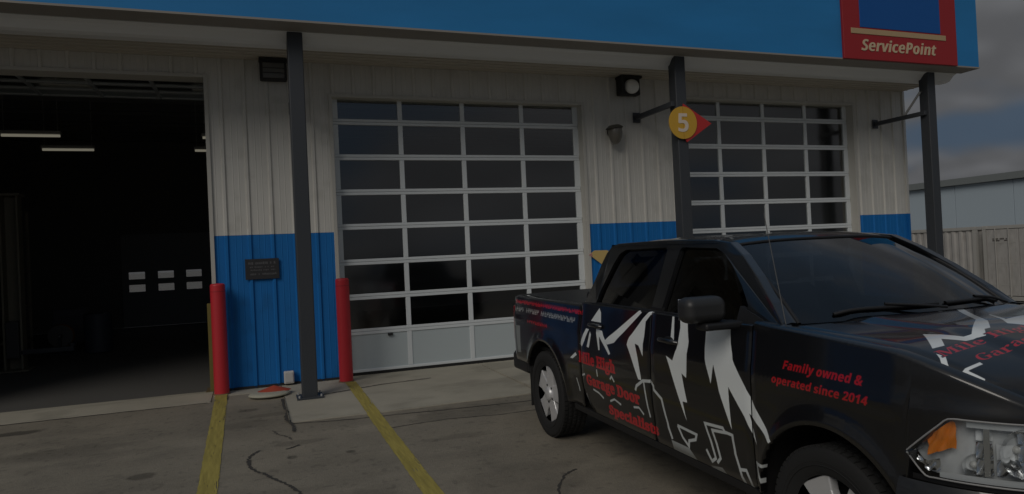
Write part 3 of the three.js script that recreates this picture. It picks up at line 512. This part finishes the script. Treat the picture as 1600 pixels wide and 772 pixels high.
  const hoodTex = (() => {
    const cv = document.createElement('canvas'); cv.width = 1024; cv.height = 820; const c = cv.getContext('2d'); c.fillStyle = 'rgb(14,14,16)'; c.fillRect(0, 0, 1024, 820);
    const px = ([x, z]) => [(x - HX0) / (HX1 - HX0) * 1024, (z - HZ0) / (HZ1 - HZ0) * 820];
    const poly = (p, f = 'rgb(240,245,245)', w = 4) => { c.fillStyle = c.strokeStyle = f; c.lineWidth = w; c.beginPath(); p.forEach((q, i) => i ? c.lineTo(...px(q)) : c.moveTo(...px(q))); c.closePath(); c.fill(); c.stroke(); };
    poly([[0.05, 3.464], [-0.298, 3.849], [-0.559, 4.024], [-0.605, 4.012], [-0.68, 3.875], [-0.805, 4.023], [-0.758, 4.027], [-0.698, 3.962], [-0.632, 4.038], [-0.572, 4.042], [-0.539, 4.057], [-0.481, 4.009], [-0.442, 4.007], [-0.326, 3.911], [0.07, 3.476]], undefined, 9);
    poly([[-0.063, 3.734], [-0.299, 3.998], [-0.258, 4.043], [0.1, 3.86], [0.4, 3.9], [0.2, 3.82], [-0.228, 3.937], [-0.106, 3.79]]);
    poly([[-0.848, 4.077], [-0.862, 4.101], [-0.9, 4.149], [-0.895, 4.175], [-0.866, 4.132], [-0.839, 4.103]]);
    c.strokeStyle = 'rgb(240,245,245)'; c.lineWidth = 8; c.beginPath(); [[-0.747, 4.198], [-0.845, 4.199], [-0.818, 4.263]].forEach((q, i) => i ? c.lineTo(...px(q)) : c.moveTo(...px(q))); c.stroke();
    const word = (s, x0, z1, w, h, f) => { c.save(); c.font = 'bold 100px serif'; const m = c.measureText(s).width, a = px([x0, z1]); c.translate(...a); c.scale(w / (HX1 - HX0) * 1024 / m, h / (HZ1 - HZ0) * 820 / 74); c.lineWidth = 10; c.strokeStyle = 'rgb(14,14,16)'; c.strokeText(s, 0, 0); c.fillStyle = f; c.fillText(s, 0, 0); c.restore(); };
    const RD = 'rgb(190,22,34)'; word('Mile High', -0.85, 4.1, 0.62, 0.05, RD); word('Garage Door', -0.74, 4.19, 0.72, 0.045, RD);
    const t = new THREE.CanvasTexture(cv); t.colorSpace = THREE.SRGBColorSpace; return t;
  })();
  const hoodM = new THREE.MeshPhysicalMaterial({ map: hoodTex, roughness: 0.32, clearcoat: 1, clearcoatRoughness: 0.05, side: THREE.DoubleSide });

  // ---- half width of the body at height y and station z
  function W(y, z) {
    const t = (y - 0.44) / 0.95;
    let w = 0.962 + 0.038 * Math.sin(Math.PI * Math.min(1, Math.max(0, t * 0.92 + 0.04)));
    w += 0.008 * Math.exp(-(((y - 1.14) / 0.045) ** 2)) - 0.006 * Math.exp(-(((y - 0.62) / 0.06) ** 2)) * (z > 0.5 && z < 2.95 ? 1 : 0);
    for (const c of [ZR, ZF]) { const r = Math.hypot(z - c, y - HUB); w += 0.024 * Math.exp(-(((r - AR) / 0.055) ** 2)); }
    const d = Math.max(0, z - 3.95); w -= d * d * 1.0 + Math.max(0, d - 0.4) ** 2 * 2;
    const e = Math.max(0, -1.0 - z); w -= e * e * 0.9;
    return w;
  }
  const uvS = (l, y, s) => [s > 0 ? (U1 - l) / (U1 - U0) * 0 + (l - U0) / (U1 - U0) : (l - U0) / (U1 - U0), (y - V0) / (V1 - V0)];
  function zSamples(z0, z1) {
    const a = new Set([z0, z1]); for (let z = z0; z < z1; z += 0.035) a.add(+z.toFixed(4));
    for (const c of [ZR, ZF]) for (let k = 0; k <= 40; k++) { const z = +(c + AR * Math.cos(k / 40 * Math.PI)).toFixed(4); if (z > z0 && z < z1) a.add(z); }
    return [...a].sort((p, q) => p - q);
  }
  function panel(name, z0, z1, bot, top, s, roll = [0.05, 0.018], m) {     // s = -1 right side, +1 left side
    const zs = zSamples(z0, z1), nz = zs.length - 1, NR = 16, NT = 5, n = NR + NT + 2;
    const g = grid(nz, n, (u, v) => {
      const z = zs[Math.round(u * nz)], k = Math.round(v * n), b = bot(z), tp = top(z); let x, y;
      if (k === 0) { y = b + 0.004; x = W(b, z) - 0.04; }
      else if (k <= NR + 1) { y = lerp(b, tp, (k - 1) / NR); x = W(y, z); }
      else { const a = (k - NR - 1) / (NT + 1) * Math.PI / 2; y = tp + roll[1] * Math.sin(a); x = W(tp, z) - roll[0] * (1 - Math.cos(a)); }
      const ez = Math.min(z - z0, z1 - z); if (ez < 1e-4) x -= 0.006;
      return [s * x, y, z];
    }, (u, v, p) => uvS(p[2], p[1], s));
    return put(name, g, m || vinyl[s > 0 ? 1 : 0], T);
  }
  const sill = 0.44;
  const arch = (z, base) => { let b = base; for (const c of [ZR, ZF]) { const d = Math.abs(z - c); if (d < AR) b = Math.max(b, HUB + Math.sqrt(AR * AR - d * d)); } return b; };
  const fenderTop = z => 1.405 - 0.045 * (z - 3.1) - 0.5 * Math.max(0, z - 3.9) ** 1.7;
  for (const s of [-1, 1]) {
    panel('bed_side', -1.14, 0.655, z => arch(z, z < ZR ? 0.66 : sill + 0.02), z => 1.345 + 0.01 * sst(-1, 0.6, z), s, [0.07, 0.022]);
    const rd = panel('rear_door', 0.668, 1.862, z => sill + 0.02 + 0.42 * (1 - sst(0.668, 0.86, z)) * 0.35, z => 1.388, s, [0.03, 0.012]);
    const fd = panel('front_door', 1.872, 2.985, z => sill + 0.02, z => 1.388 + 0.01 * sst(2.4, 3, z), s, [0.03, 0.012]);
    panel('front_fender', 2.995, 4.44, z => Math.max(arch(z, sill + 0.02), z > 4.03 ? lerp(0.955, 1.125, sst(4.03, 4.2, z)) : 0), fenderTop, s, [0.055, 0.024]);
    panel('rocker', 0.42, 3.02, z => 0.40, z => 0.452, s, [0.02, 0.004], plastic);
    for (const [d, z] of [[rd, 0.98], [fd, 2.12]]) { const x = s * (W(1.22, z) + 0.028); put('door_handle', tube([[s * W(1.215, z), 1.215, z - 0.11], [x, 1.222, z - 0.08], [x, 1.222, z + 0.08], [s * W(1.215, z), 1.215, z + 0.11]], 0.017, 20, 8), paint, d); put('handle_cup', new THREE.SphereGeometry(0.06, 16, 10).scale(0.12, 0.6, 1.1).translate(s * (W(1.215, z) - 0.001), 1.215, z), plastic, d); }
    // arch lining and mud flap
    for (const c of [ZR, ZF]) {
      const g = new THREE.CylinderGeometry(AR + 0.03, AR + 0.03, 0.42, 28, 1, true, 0, Math.PI).rotateZ(Math.PI / 2).rotateX(-Math.PI / 2);
      const gg = grid(26, 1, (u, v) => { const a = u * Math.PI, z = c + (AR + 0.02) * Math.cos(a), y = HUB + (AR + 0.02) * Math.sin(a); return [s * lerp(0.5, W(y, z) - 0.03, v), y, z]; });
      put('arch_liner', gg, plastic, T);
      put('arch_liner', new THREE.CircleGeometry(AR + 0.02, 24, 0, Math.PI).rotateY(Math.PI / 2).translate(s * 0.5, HUB, c), plastic, T);
    }
    put('mud_flap', rb(s > 0 ? 0.74 : -0.97, s > 0 ? 0.97 : -0.74, 0.2, 0.68, ZR - 0.53, ZR - 0.512, 0.006), M.rubber, T);
  }
  // ---- hood, cowl, nose
  const hoodEdge = z => W(fenderTop(z), z) - 0.056;
  const zBack = x => 3.46 - 0.22 * (x / 0.84) ** 2, zFront = x => 4.5 - 0.13 * Math.abs(x / 0.8) ** 2.4;
  function hoodY(x, z) {
    const e = Math.min(1, Math.abs(x) / hoodEdge(z)), ed = fenderTop(Math.min(z, 4.44)) + 0.025;
    const crown = 0.03 + 0.05 * sst(3.5, 4.35, z), b = 0.02 * sst(0.66, 0.56, e);
    return ed + crown * (1 - e ** 2.6) + b;
  }
  put('hood', grid(64, 40, (u, v) => { const q = u * 2 - 1, z = lerp(zBack(q * 0.85), zFront(q * 0.8), v), x = q * hoodEdge(z); const lip = v > 0.93 ? -0.045 * ((v - 0.93) / 0.07) ** 2 : 0, bl = v < 0.02 ? -0.02 : 0, el = Math.abs(q) > 0.985 ? -0.014 : 0; return [x, hoodY(x, z) + lip + bl + el, z]; }, (u, v, p) => [(p[0] - HX0) / (HX1 - HX0), 1 - (p[2] - HZ0) / (HZ1 - HZ0)]), hoodM, T);
  put('cowl', grid(30, 4, (u, v) => { const x = lerp(-0.86, 0.86, u), z = lerp(zBack(x) + 0.02, zBack(x) - 0.16, v); return [x, hoodY(x, zBack(x)) - 0.03 + 0.02 * v, z]; }), plastic, T);
  // plan curve round the nose: a in 0..1 from the side of the right fender to the left one
  const nosePlan = a => { const t = Math.abs(a * 2 - 1), sg = a < 0.5 ? -1 : 1; let x, z; if (t > 0.62) { const k = (t - 0.62) / 0.38; z = lerp(4.42, 4.0, k); x = W(1.0, z); } else { const k = t / 0.62; x = W(1.0, 4.42) * k; z = 4.56 - 0.14 * k ** 2.2; } return [sg * x, z]; };
  const skin = (a0, a1, yb, yt, off, n = 24, m = 6, bulge = 0.02) => grid(n, m, (u, v) => { const a = lerp(a0, a1, u), [x, z] = nosePlan(a), [x2, z2] = nosePlan(a + 1e-3), [x1, z1] = nosePlan(a - 1e-3); let nx = -(z2 - z1), nz = (x2 - x1); const L = Math.hypot(nx, nz) || 1; const o = off + bulge * (1 - (v * 2 - 1) ** 2); const y = lerp(typeof yb === 'function' ? yb(u) : yb, typeof yt === 'function' ? yt(u) : yt, v); return [x + nx / L * o, y, z + nz / L * o]; });
  put('nose_panel', skin(0.06, 0.94, u => 1.13, u => 1.13 + (fenderTop(4.44) + 0.045 - 1.13) * (0.6 + 0.4 * Math.sin(Math.PI * u)), -0.012, 60, 5, 0.0), paint, T);
  put('nose_backing', skin(0.02, 0.98, 0.5, 1.15, -0.12, 40, 2, 0), plastic, T);
  // bumper
  const bp = put('front_bumper', [skin(0.0, 1, 0.6, 0.845, 0.02, 80, 8, 0.03), skin(0.0, 1, 0.44, 0.6, 0.0, 80, 4, 0.01), skin(0, 1, 0.8449, 0.846, -0.03, 80, 1, 0)], paint, T);
  put('bumper_top', skin(0.0, 1, 0.838, 0.862, -0.02, 80, 2, 0), plastic, bp);
  put('licence_recess', rb(-0.2, 0.2, 0.62, 0.76, 4.58, 4.62, 0.01), plastic, bp);
  // grille with cross bars
  const gr = put('grille', skin(0.3, 0.7, 0.87, 1.2, 0.0, 24, 4, 0.012), plastic, T);
  put('grille_surround', [tube(Array.from({ length: 21 }, (_, i) => { const [x, z] = nosePlan(0.3 + 0.02 * i); return [x, 1.2, z + 0.02]; }), 0.025, 40), tube(Array.from({ length: 21 }, (_, i) => { const [x, z] = nosePlan(0.3 + 0.02 * i); return [x, 0.875, z + 0.02]; }), 0.022, 40)], paint, gr);
  put('grille_bar', rb(-0.04, 0.04, 0.88, 1.19, 4.555, 4.595, 0.01), paint, gr);
  put('grille_bar', tube(Array.from({ length: 21 }, (_, i) => { const [x, z] = nosePlan(0.3 + 0.02 * i); return [x, 1.04, z + 0.025]; }), 0.028, 40), paint, gr);
  // headlights: clear cover over reflectors with an amber corner
  for (const s of [-1, 1]) {
    const A = a => s < 0 ? a : 1 - a, a0 = 0.012, a1 = 0.285;
    const yb = u => lerp(0.955, 0.868, Math.min(1, u / 0.12)), yt = u => lerp(0.958, 1.125, Math.min(1, u / 0.27));
    const at = (u, y, off) => { const a = A(lerp(a0, a1, u)), [x, z] = nosePlan(a), [x2, z2] = nosePlan(a + 1e-3), [x1, z1] = nosePlan(a - 1e-3); let nx = -(z2 - z1), nz = x2 - x1; const L = Math.hypot(nx, nz) || 1; return [x + nx / L * off, y, z + nz / L * off]; };
    const patch = (u0, u1, f0, f1, off, n = 10, m = 5, rough = 0) => grid(n, m, (u, v) => { const uu = lerp(u0, u1, u), y = lerp(lerp(yb(uu), yt(uu), f0), lerp(yb(uu), yt(uu), f1), v); return at(uu, y, off + rough * (hsh(Math.round(u * n) * 3 + 7, Math.round(v * m) * 5) - 0.5)); });
    const h = put('headlight', patch(0, 1, 0.0, 1.0, -0.075, 26, 6, 0.012), mat(0.66, 0.68, 0.69, 0.4, { metalness: 0.25 }), T);
    put('lens', grid(30, 8, (u, v) => { const y = lerp(yb(u), yt(u), v); return at(u, y, 0.0 + 0.018 * (1 - (v * 2 - 1) ** 2)); }), clear, h);
    put('lens_rim', [tube(Array.from({ length: 24 }, (_, i) => at(i / 23, yt(i / 23) + 0.002, 0.0)), 0.004, 46, 6), tube(Array.from({ length: 24 }, (_, i) => at(i / 23, yb(i / 23) - 0.002, 0.0)), 0.004, 46, 6)], mat(0.3, 0.3, 0.3, 0.4), h);
    put('amber_reflector', patch(0.13, 0.3, 0.5, 0.94, -0.026, 7, 4, 0.03), phys(0.72, 0.2, 0.01, 0.25, { clearcoat: 0.6 }), h);
    put('side_reflector', patch(0.05, 0.2, 0.1, 0.36, -0.03, 8, 4, 0.02), chrome, h);
    const bowl = (u, y, r, k) => { const c = new THREE.Vector3(...at(u, y, -0.02)), c2 = new THREE.Vector3(...at(u, y, -0.09)), g = new THREE.LatheGeometry(Array.from({ length: 9 }, (_, i) => new THREE.Vector2(r * i / 8, (i / 8) ** 2 * r * 0.9)), 24); const d = c.clone().sub(c2).normalize().lerp(new THREE.Vector3(0, 0, 1), 0.5).normalize(); g.applyQuaternion(new THREE.Quaternion().setFromUnitVectors(new THREE.Vector3(0, 1, 0), d)); g.translate(c2.x, c2.y, c2.z); put('reflector_bowl', g, chrome, h); const b = new THREE.SphereGeometry(0.016, 12, 8).translate(...c2.addScaledVector(d, 0.03).toArray()); put('bulb', b, mat(0.5, 0.5, 0.48, 0.3), h); };
    for (let i = 0; i < 7; i++) for (let j = 0; j < 3; j++) if (hsh(i * 5 + 1, j * 3) > 0.25) put('reflector_facet', patch(0.3 + i * 0.1, 0.385 + i * 0.1, 0.12 + j * 0.27, 0.35 + j * 0.27, -0.05 - 0.02 * hsh(i, j), 3, 2, 0.04), hsh(i + 9, j) > 0.5 ? chrome : mat(0.7, 0.72, 0.73, 0.3), h);
    bowl(0.58, 1.01, 0.1); bowl(0.83, 1.0, 0.11); bowl(0.36, 0.93, 0.05);
    put('bezel', [patch(0.2, 0.98, 0.0, 0.1, -0.02, 16, 2), patch(0.36, 0.98, 0.88, 1, -0.02, 16, 2)], mat(0.6, 0.62, 0.63, 0.3, { metalness: 0.3 }), h);
    put('divider', patch(0.44, 0.47, 0.1, 0.9, -0.03, 2, 4), chrome, h); put('divider', patch(0.7, 0.72, 0.1, 0.9, -0.03, 2, 4), chrome, h);
  }
  // ---- cab: pillars and roof rails cut from one side frame, windows set in
  const gx = y => 0.925 - 0.21 * Math.max(0, (y - 1.39) / 0.49) ** 1.12;
  const frameOut = [[0.66, 1.385], [0.7, 1.475], [0.735, 1.6], [0.755, 1.74], [0.775, 1.82], [0.82, 1.872], [0.92, 1.897], [1.4, 1.908], [1.9, 1.91], [2.3, 1.9], [2.49, 1.88], [2.66, 1.8], [2.86, 1.675], [3.06, 1.53], [3.19, 1.42], [3.22, 1.385]];
  const rearWin = [[0.88, 1.405], [0.91, 1.52], [0.97, 1.72], [1.02, 1.815], [1.1, 1.85], [1.72, 1.862], [1.755, 1.84], [1.795, 1.405]];
  const frontWin = [[1.935, 1.405], [1.925, 1.84], [1.95, 1.86], [2.36, 1.85], [2.47, 1.815], [2.6, 1.735], [2.75, 1.62], [2.86, 1.51], [2.87, 1.405]];
  const onSide = (g0, s, off) => { const g = g0.index ? g0.toNonIndexed() : g0; const p = g.attributes.position; for (let i = 0; i < p.count; i++) { const z = p.getX(i), y = p.getY(i), d = p.getZ(i); p.setXYZ(i, s * (gx(y) - d - off), y, z); } g.computeVertexNormals(); return g; };
  for (const s of [-1, 1]) {
    const f = put('cab_frame', onSide(new THREE.ExtrudeGeometry(shapeOf(frameOut, [rearWin, frontWin]), { depth: 0.05, bevelEnabled: true, bevelSize: 0.006, bevelThickness: 0.006, bevelSegments: 2 }), s, 0), paint, T);
    put('side_window', onSide(new THREE.ShapeGeometry(shapeOf(rearWin)), s, 0.02), tint, f); put('side_window', onSide(new THREE.ShapeGeometry(shapeOf(frontWin)), s, 0.02), tint, f);
    put('belt_strip', [bx(s > 0 ? 0.9 : -0.945, s > 0 ? 0.945 : -0.9, 1.387, 1.405, 0.9, 2.9)], plastic, f);
    put('pillar_cover', bx(s > 0 ? 0.86 : -0.925, s > 0 ? 0.925 : -0.86, 1.405, 1.43, 1.795, 1.935), plastic, f);
  }
  const roofY = (x, z) => { const e = Math.abs(x) / 0.725; return 1.885 + 0.052 * (1 - e ** 2.6) * (0.75 + 0.25 * sst(0.9, 1.3, z)) - 0.05 * sst(2.25, 2.62, z) ** 2 - 0.02 * sst(1.1, 0.82, z); };
  put('roof', grid(40, 30, (u, v) => { const x = lerp(-0.725, 0.725, u), zf = 2.47 + 0.09 * (1 - (x / 0.725) ** 2), z = lerp(zf, 0.82, v); return [x, roofY(x, z) + 0.004 * Math.cos(x * 26) * sst(2.3, 2.1, z) * sst(1, 1.2, z) * (Math.abs(x) < 0.6 ? 1 : 0), z]; }), paint, T);
  const wsTop = x => { const z = 2.47 + 0.09 * (1 - (x / 0.7) ** 2); return [z + 0.006, roofY(x * 1.03, z) - 0.004]; }, wsBot = x => [zBack(x) - 0.05, hoodY(x, zBack(x)) - 0.01];
  put('windshield', grid(30, 14, (u, v) => { const q = u * 2 - 1, t = v, x = q * lerp(0.815, 0.69, t), a = wsTop(q * 0.69), b = wsBot(q * 0.815); const k = 0.02 * Math.sin(Math.PI * t); return [x, lerp(b[1], a[1], t) + k, lerp(b[0], a[0], t) + k]; }), phys(0.14, 0.16, 0.18, 0.02, { transmission: 1, thickness: 0, ior: 1.6 }), T);
  put('windshield_trim', [...[-1, 1].map(q => tube(Array.from({ length: 9 }, (_, i) => { const t = i / 8, x = q * lerp(0.818, 0.695, t), a = wsTop(q * 0.69), b = wsBot(q * 0.815), k = 0.02 * Math.sin(Math.PI * t); return [x, lerp(b[1], a[1], t) + k, lerp(b[0], a[0], t) + k]; }), 0.013, 24, 6)), tube(Array.from({ length: 13 }, (_, i) => { const q = i / 6 - 1, a = wsTop(q * 0.69); return [q * 0.69, a[1] + 0.001, a[0] + 0.002]; }), 0.01, 30, 6)], plastic, T);
  for (const s of [-1, 1]) put('a_pillar', grid(4, 12, (u, v) => { const t = v, q = s, xa = lerp(0.815, 0.69, t), a = wsTop(0.69), b = wsBot(0.815), k = 0.02 * Math.sin(Math.PI * t), y = lerp(b[1], a[1], t) + k, z = lerp(b[0], a[0], t) + k; const xo = gx(y) - 0.004, zo = lerp(3.2, 2.48, t); return [s * lerp(xa, xo, u), y + 0.012 * Math.sin(Math.PI * u), lerp(z, zo, u)]; }), paint, T);
  put('rear_window', grid(10, 6, (u, v) => [lerp(-0.78, 0.78, u) * lerp(1, 0.85, v), lerp(1.41, 1.84, v), lerp(0.7, 0.79, v)]), tint, T);
  put('cab_back', [bx(-0.9, 0.9, 0.5, 1.4, 0.66, 0.7), grid(8, 2, (u, v) => [lerp(-0.72, 0.72, u), lerp(1.83, 1.895, v), lerp(0.785, 0.825, v)])], paint, T);
  put('headliner', grid(8, 8, (u, v) => [lerp(-0.66, 0.66, u), 1.845, lerp(0.95, 2.42, v)]), cabin, T);
  // wipers
  for (const [x0, x1] of [[-0.62, 0.02], [0.08, 0.72]]) { const P = x => { const z = zBack(x) + 0.0; return [x, hoodY(x, z) + 0.012, z - 0.06]; }; const w = put('wiper', tube(Array.from({ length: 9 }, (_, i) => { const p = P(lerp(x0, x1, i / 8)); return [p[0], p[1] + 0.014, p[2] - 0.03]; }), 0.011, 24, 6), plastic, T); put('wiper_arm', tube([P(x1).map((v, i) => v + [0, 0.0, 0.03][i]), P(lerp(x0, x1, 0.7)).map((v, i) => v + [0, 0.02, 0.0][i]), P(lerp(x0, x1, 0.45)).map((v, i) => v + [0, 0.034, -0.035][i])], 0.008, 14, 6), plastic, w); }
  // antenna
  put('antenna', [cyl(0.02, 0.014, [-0.9, 1.36, 3.2], [-0.9, 1.4, 3.2], 10), cyl(0.0035, 0.0022, [-0.9, 1.4, 3.2], [-0.875, 2.05, 3.02], 6)], mat(0.1, 0.1, 0.1, 0.4), T);
  // mirrors
  for (const s of [-1, 1]) {
    const fold = s > 0 ? 1 : 0, m = put('mirror', fold ? rb(0.98, 1.12, 1.38, 1.5, 2.66, 2.88, 0.04, 4) : rb(-1.31, -1.03, 1.42, 1.575, 2.72, 2.87, 0.055, 5), mat(0.03, 0.031, 0.032, 0.42), T);
    put('mirror_arm', [rb(s > 0 ? 0.93 : -1.2, s > 0 ? 1.05 : -0.93, 1.375, 1.42, 2.76, 2.88, 0.018, 3), onSide(new THREE.ExtrudeGeometry(shapeOf([[2.8, 1.4], [2.8, 1.5], [3.02, 1.44], [3.08, 1.4]]), { depth: 0.03, bevelEnabled: false }), s, -0.012)], plastic, m);
    put('mirror_glass', fold ? rb(0.972, 0.981, 1.395, 1.485, 2.69, 2.85, 0.003) : rb(-1.28, -1.06, 1.435, 1.56, 2.713, 2.722, 0.003), mat(0.8, 0.8, 0.8, 0.03, { metalness: 1 }), m);
  }
  // ---- bed, tailgate, tonneau, rear bumper, tail lights
  put('bed_floor', bx(-0.9, 0.9, 0.82, 0.86, -1.1, 0.64), plastic, T);
  put('tailgate', rb(-0.86, 0.86, 0.7, 1.345, -1.17, -1.1, 0.015), paint, T);
  put('tonneau_cover', grid(12, 12, (u, v) => [lerp(-0.895, 0.895, u), 1.372 + 0.012 * Math.sin(Math.PI * u) + 0.003 * Math.sin(v * 40), lerp(-1.12, 0.5, v)]), mat(0.02, 0.021, 0.021, 0.45), T);
  put('tonneau_roll', cyl(0.06, 0.06, [-0.84, 1.42, 0.57], [0.84, 1.42, 0.57], 16), mat(0.02, 0.02, 0.021, 0.5), T);
  put('cab_guard', rb(-0.82, 0.82, 1.36, 1.5, 0.63, 0.665, 0.012), plastic, T);
  put('rear_bumper', [rb(-0.94, 0.94, 0.56, 0.74, -1.3, -1.13, 0.04, 3), rb(-0.965, -0.72, 0.52, 0.72, -1.28, -0.8, 0.04, 3), rb(0.72, 0.965, 0.52, 0.72, -1.28, -0.8, 0.04, 3)], plastic, T);
  for (const s of [-1, 1]) put('tail_light', rb(s > 0 ? 0.86 : -0.972, s > 0 ? 0.972 : -0.86, 0.86, 1.25, -1.185, -1.12, 0.02, 3), phys(0.22, 0.01, 0.012, 0.2, { clearcoat: 1 }), T);
  put('fuel_door', rb(0.99, 1.0, 1.0, 1.15, 0.38, 0.54, 0.003), paint, T);
  // ---- cabin and underside
  put('cab_floor', bx(-0.9, 0.9, 0.44, 0.6, 0.7, 3.02), cabin, T);
  put('door_lining', [bx(-0.915, -0.86, 0.6, 1.385, 0.72, 2.98), bx(0.86, 0.915, 0.6, 1.385, 0.72, 2.98)], cabin, T);
  put('firewall', bx(-0.9, 0.9, 0.6, 1.36, 2.99, 3.04), cabin, T);
  put('dashboard', [rb(-0.86, 0.86, 1.0, 1.36, 2.62, 2.99, 0.06, 3), bx(-0.86, 0.86, 1.3, 1.365, 2.8, 3.2)], cabin, T);
  for (const [x, z] of [[-0.42, 2.05], [0.42, 2.05], [-0.42, 1.05], [0.42, 1.05]]) { const q = put('seat', rb(x - 0.26, x + 0.26, 0.72, 0.92, z - 0.25, z + 0.28, 0.05, 3), seatM, T); put('backrest', rb(-0.25, 0.25, 0, 0.64, -0.08, 0.08, 0.06, 3).rotateX(-0.22).translate(x, 0.88, z - 0.24), seatM, q); put('headrest', rb(-0.13, 0.13, 0, 0.18, -0.05, 0.05, 0.04, 3).rotateX(-0.15).translate(x, 1.54, z - 0.38), seatM, q); }
  put('steering_wheel', new THREE.TorusGeometry(0.185, 0.018, 10, 30).rotateX(-0.45).translate(0.42, 1.18, 2.5), cabin, T);
  put('engine_block', bx(-0.5, 0.5, 0.5, 1.3, 3.04, 4.3), cabin, T);
  put('chassis', [bx(-0.5, 0.5, 0.36, 0.5, -1.0, 4.3), bx(-0.85, 0.85, 0.4, 0.46, 0.45, 2.95), bx(-0.48, 0.48, 0.5, 0.82, -1.1, 0.65), cyl(0.07, 0.07, [-0.8, HUB, ZR], [0.8, HUB, ZR], 12), cyl(0.06, 0.06, [-0.8, HUB, ZF], [0.8, HUB, ZF], 12)], M.rubber, T);
  // ---- wheels
  const tyreG = new THREE.LatheGeometry([[0.275, -0.11], [0.3, -0.132], [0.36, -0.142], [0.4, -0.135], [0.415, -0.122], [0.418, -0.1], [0.418, 0.1], [0.415, 0.122], [0.4, 0.135], [0.36, 0.142], [0.3, 0.132], [0.275, 0.11]].map(p => new THREE.Vector2(...p)), 56).rotateZ(Math.PI / 2);
  const tread = []; for (let k = 0; k < 60; k++) for (const [x, w, o, d] of [[-0.108, 0.034, 0, 0.032], [-0.058, 0.026, 0.5, 0.03], [-0.008, 0.026, 0.2, 0.03], [0.042, 0.026, 0.7, 0.03], [0.1, 0.034, 0.4, 0.032]]) { const g = new THREE.BoxGeometry(w, 0.018, d); g.translate(x + 0.004, 0.417, 0); g.rotateX((k + o) / 60 * Math.PI * 2); tread.push(g); }
  const treadG = mergeGeometries(tread);
  const rings = [0.33, 0.35].map(r => new THREE.TorusGeometry(r, 0.003, 6, 48).rotateY(Math.PI / 2).translate(-0.139, 0, 0));
  const rimG = new THREE.LatheGeometry([[0.288, -0.118], [0.292, -0.108], [0.28, -0.1], [0.262, -0.085], [0.25, 0.0], [0.255, 0.1], [0.285, 0.118]].map(p => new THREE.Vector2(...p)), 48).rotateZ(Math.PI / 2).scale(-1, 1, 1);
  const spokeS = new THREE.ExtrudeGeometry(shapeOf([[-0.04, 0.03], [-0.066, 0.1], [-0.074, 0.19], [-0.1, 0.262], [0.1, 0.262], [0.074, 0.19], [0.066, 0.1], [0.04, 0.03]]), { depth: 0.03, bevelEnabled: true, bevelSize: 0.008, bevelThickness: 0.012, bevelSegments: 3 }).rotateY(-Math.PI / 2);
  const rimM = mat(0.7, 0.7, 0.71, 0.32, { metalness: 0.35 }), dk = mat(0.02, 0.02, 0.02, 0.6);
  const hubG = new THREE.LatheGeometry([[0, 0.03], [0.05, 0.028], [0.07, 0.015], [0.075, -0.02]].map(p => new THREE.Vector2(...p)), 24).rotateZ(Math.PI / 2), nut = new THREE.CylinderGeometry(0.011, 0.011, 0.02, 6).rotateZ(Math.PI / 2), disc = new THREE.CylinderGeometry(0.17, 0.17, 0.025, 32).rotateZ(Math.PI / 2), backG = new THREE.CylinderGeometry(0.255, 0.255, 0.01, 32).rotateZ(Math.PI / 2);
  for (const [s, z, spin] of [[-1, ZR, 0.16], [-1, ZF, 0.75], [1, ZR, 0.4], [1, ZF, 1]]) {
    const w = part('wheel', T, [s * 0.865, HUB, z]); w.rotation.set(spin, s > 0 ? Math.PI : 0, 0, 'YXZ');
    put('tyre', [tyreG.clone(), ...rings.map(g => g.clone())], M.rubber, w); const tr = put('tread', treadG, M.rubber, w); tr.userData.kind = 'stuff'; put('rim', rimG, rimM, w); put('wheel_back', backG.clone().translate(0.03, 0, 0), dk, w); put('brake_disc', disc.clone().translate(-0.01, 0, 0), mat(0.12, 0.11, 0.1, 0.4, { metalness: 0.6 }), w);
    for (let k = 0; k < 5; k++) put('spoke', spokeS.clone().rotateX(k / 5 * Math.PI * 2).translate(-0.062, 0, 0), rimM, w);
    put('hub_cap', hubG.clone().scale(1, 1, 1).translate(-0.105, 0, 0), rimM, w);
    for (let k = 0; k < 5; k++) { const a = (k + 0.5) / 5 * Math.PI * 2; put('wheel_nut', nut.clone().translate(-0.1, 0.055 * Math.cos(a) * 1.6, 0.055 * Math.sin(a) * 1.6), dk, w); }
  }
}
renderer.render(scene, camera);
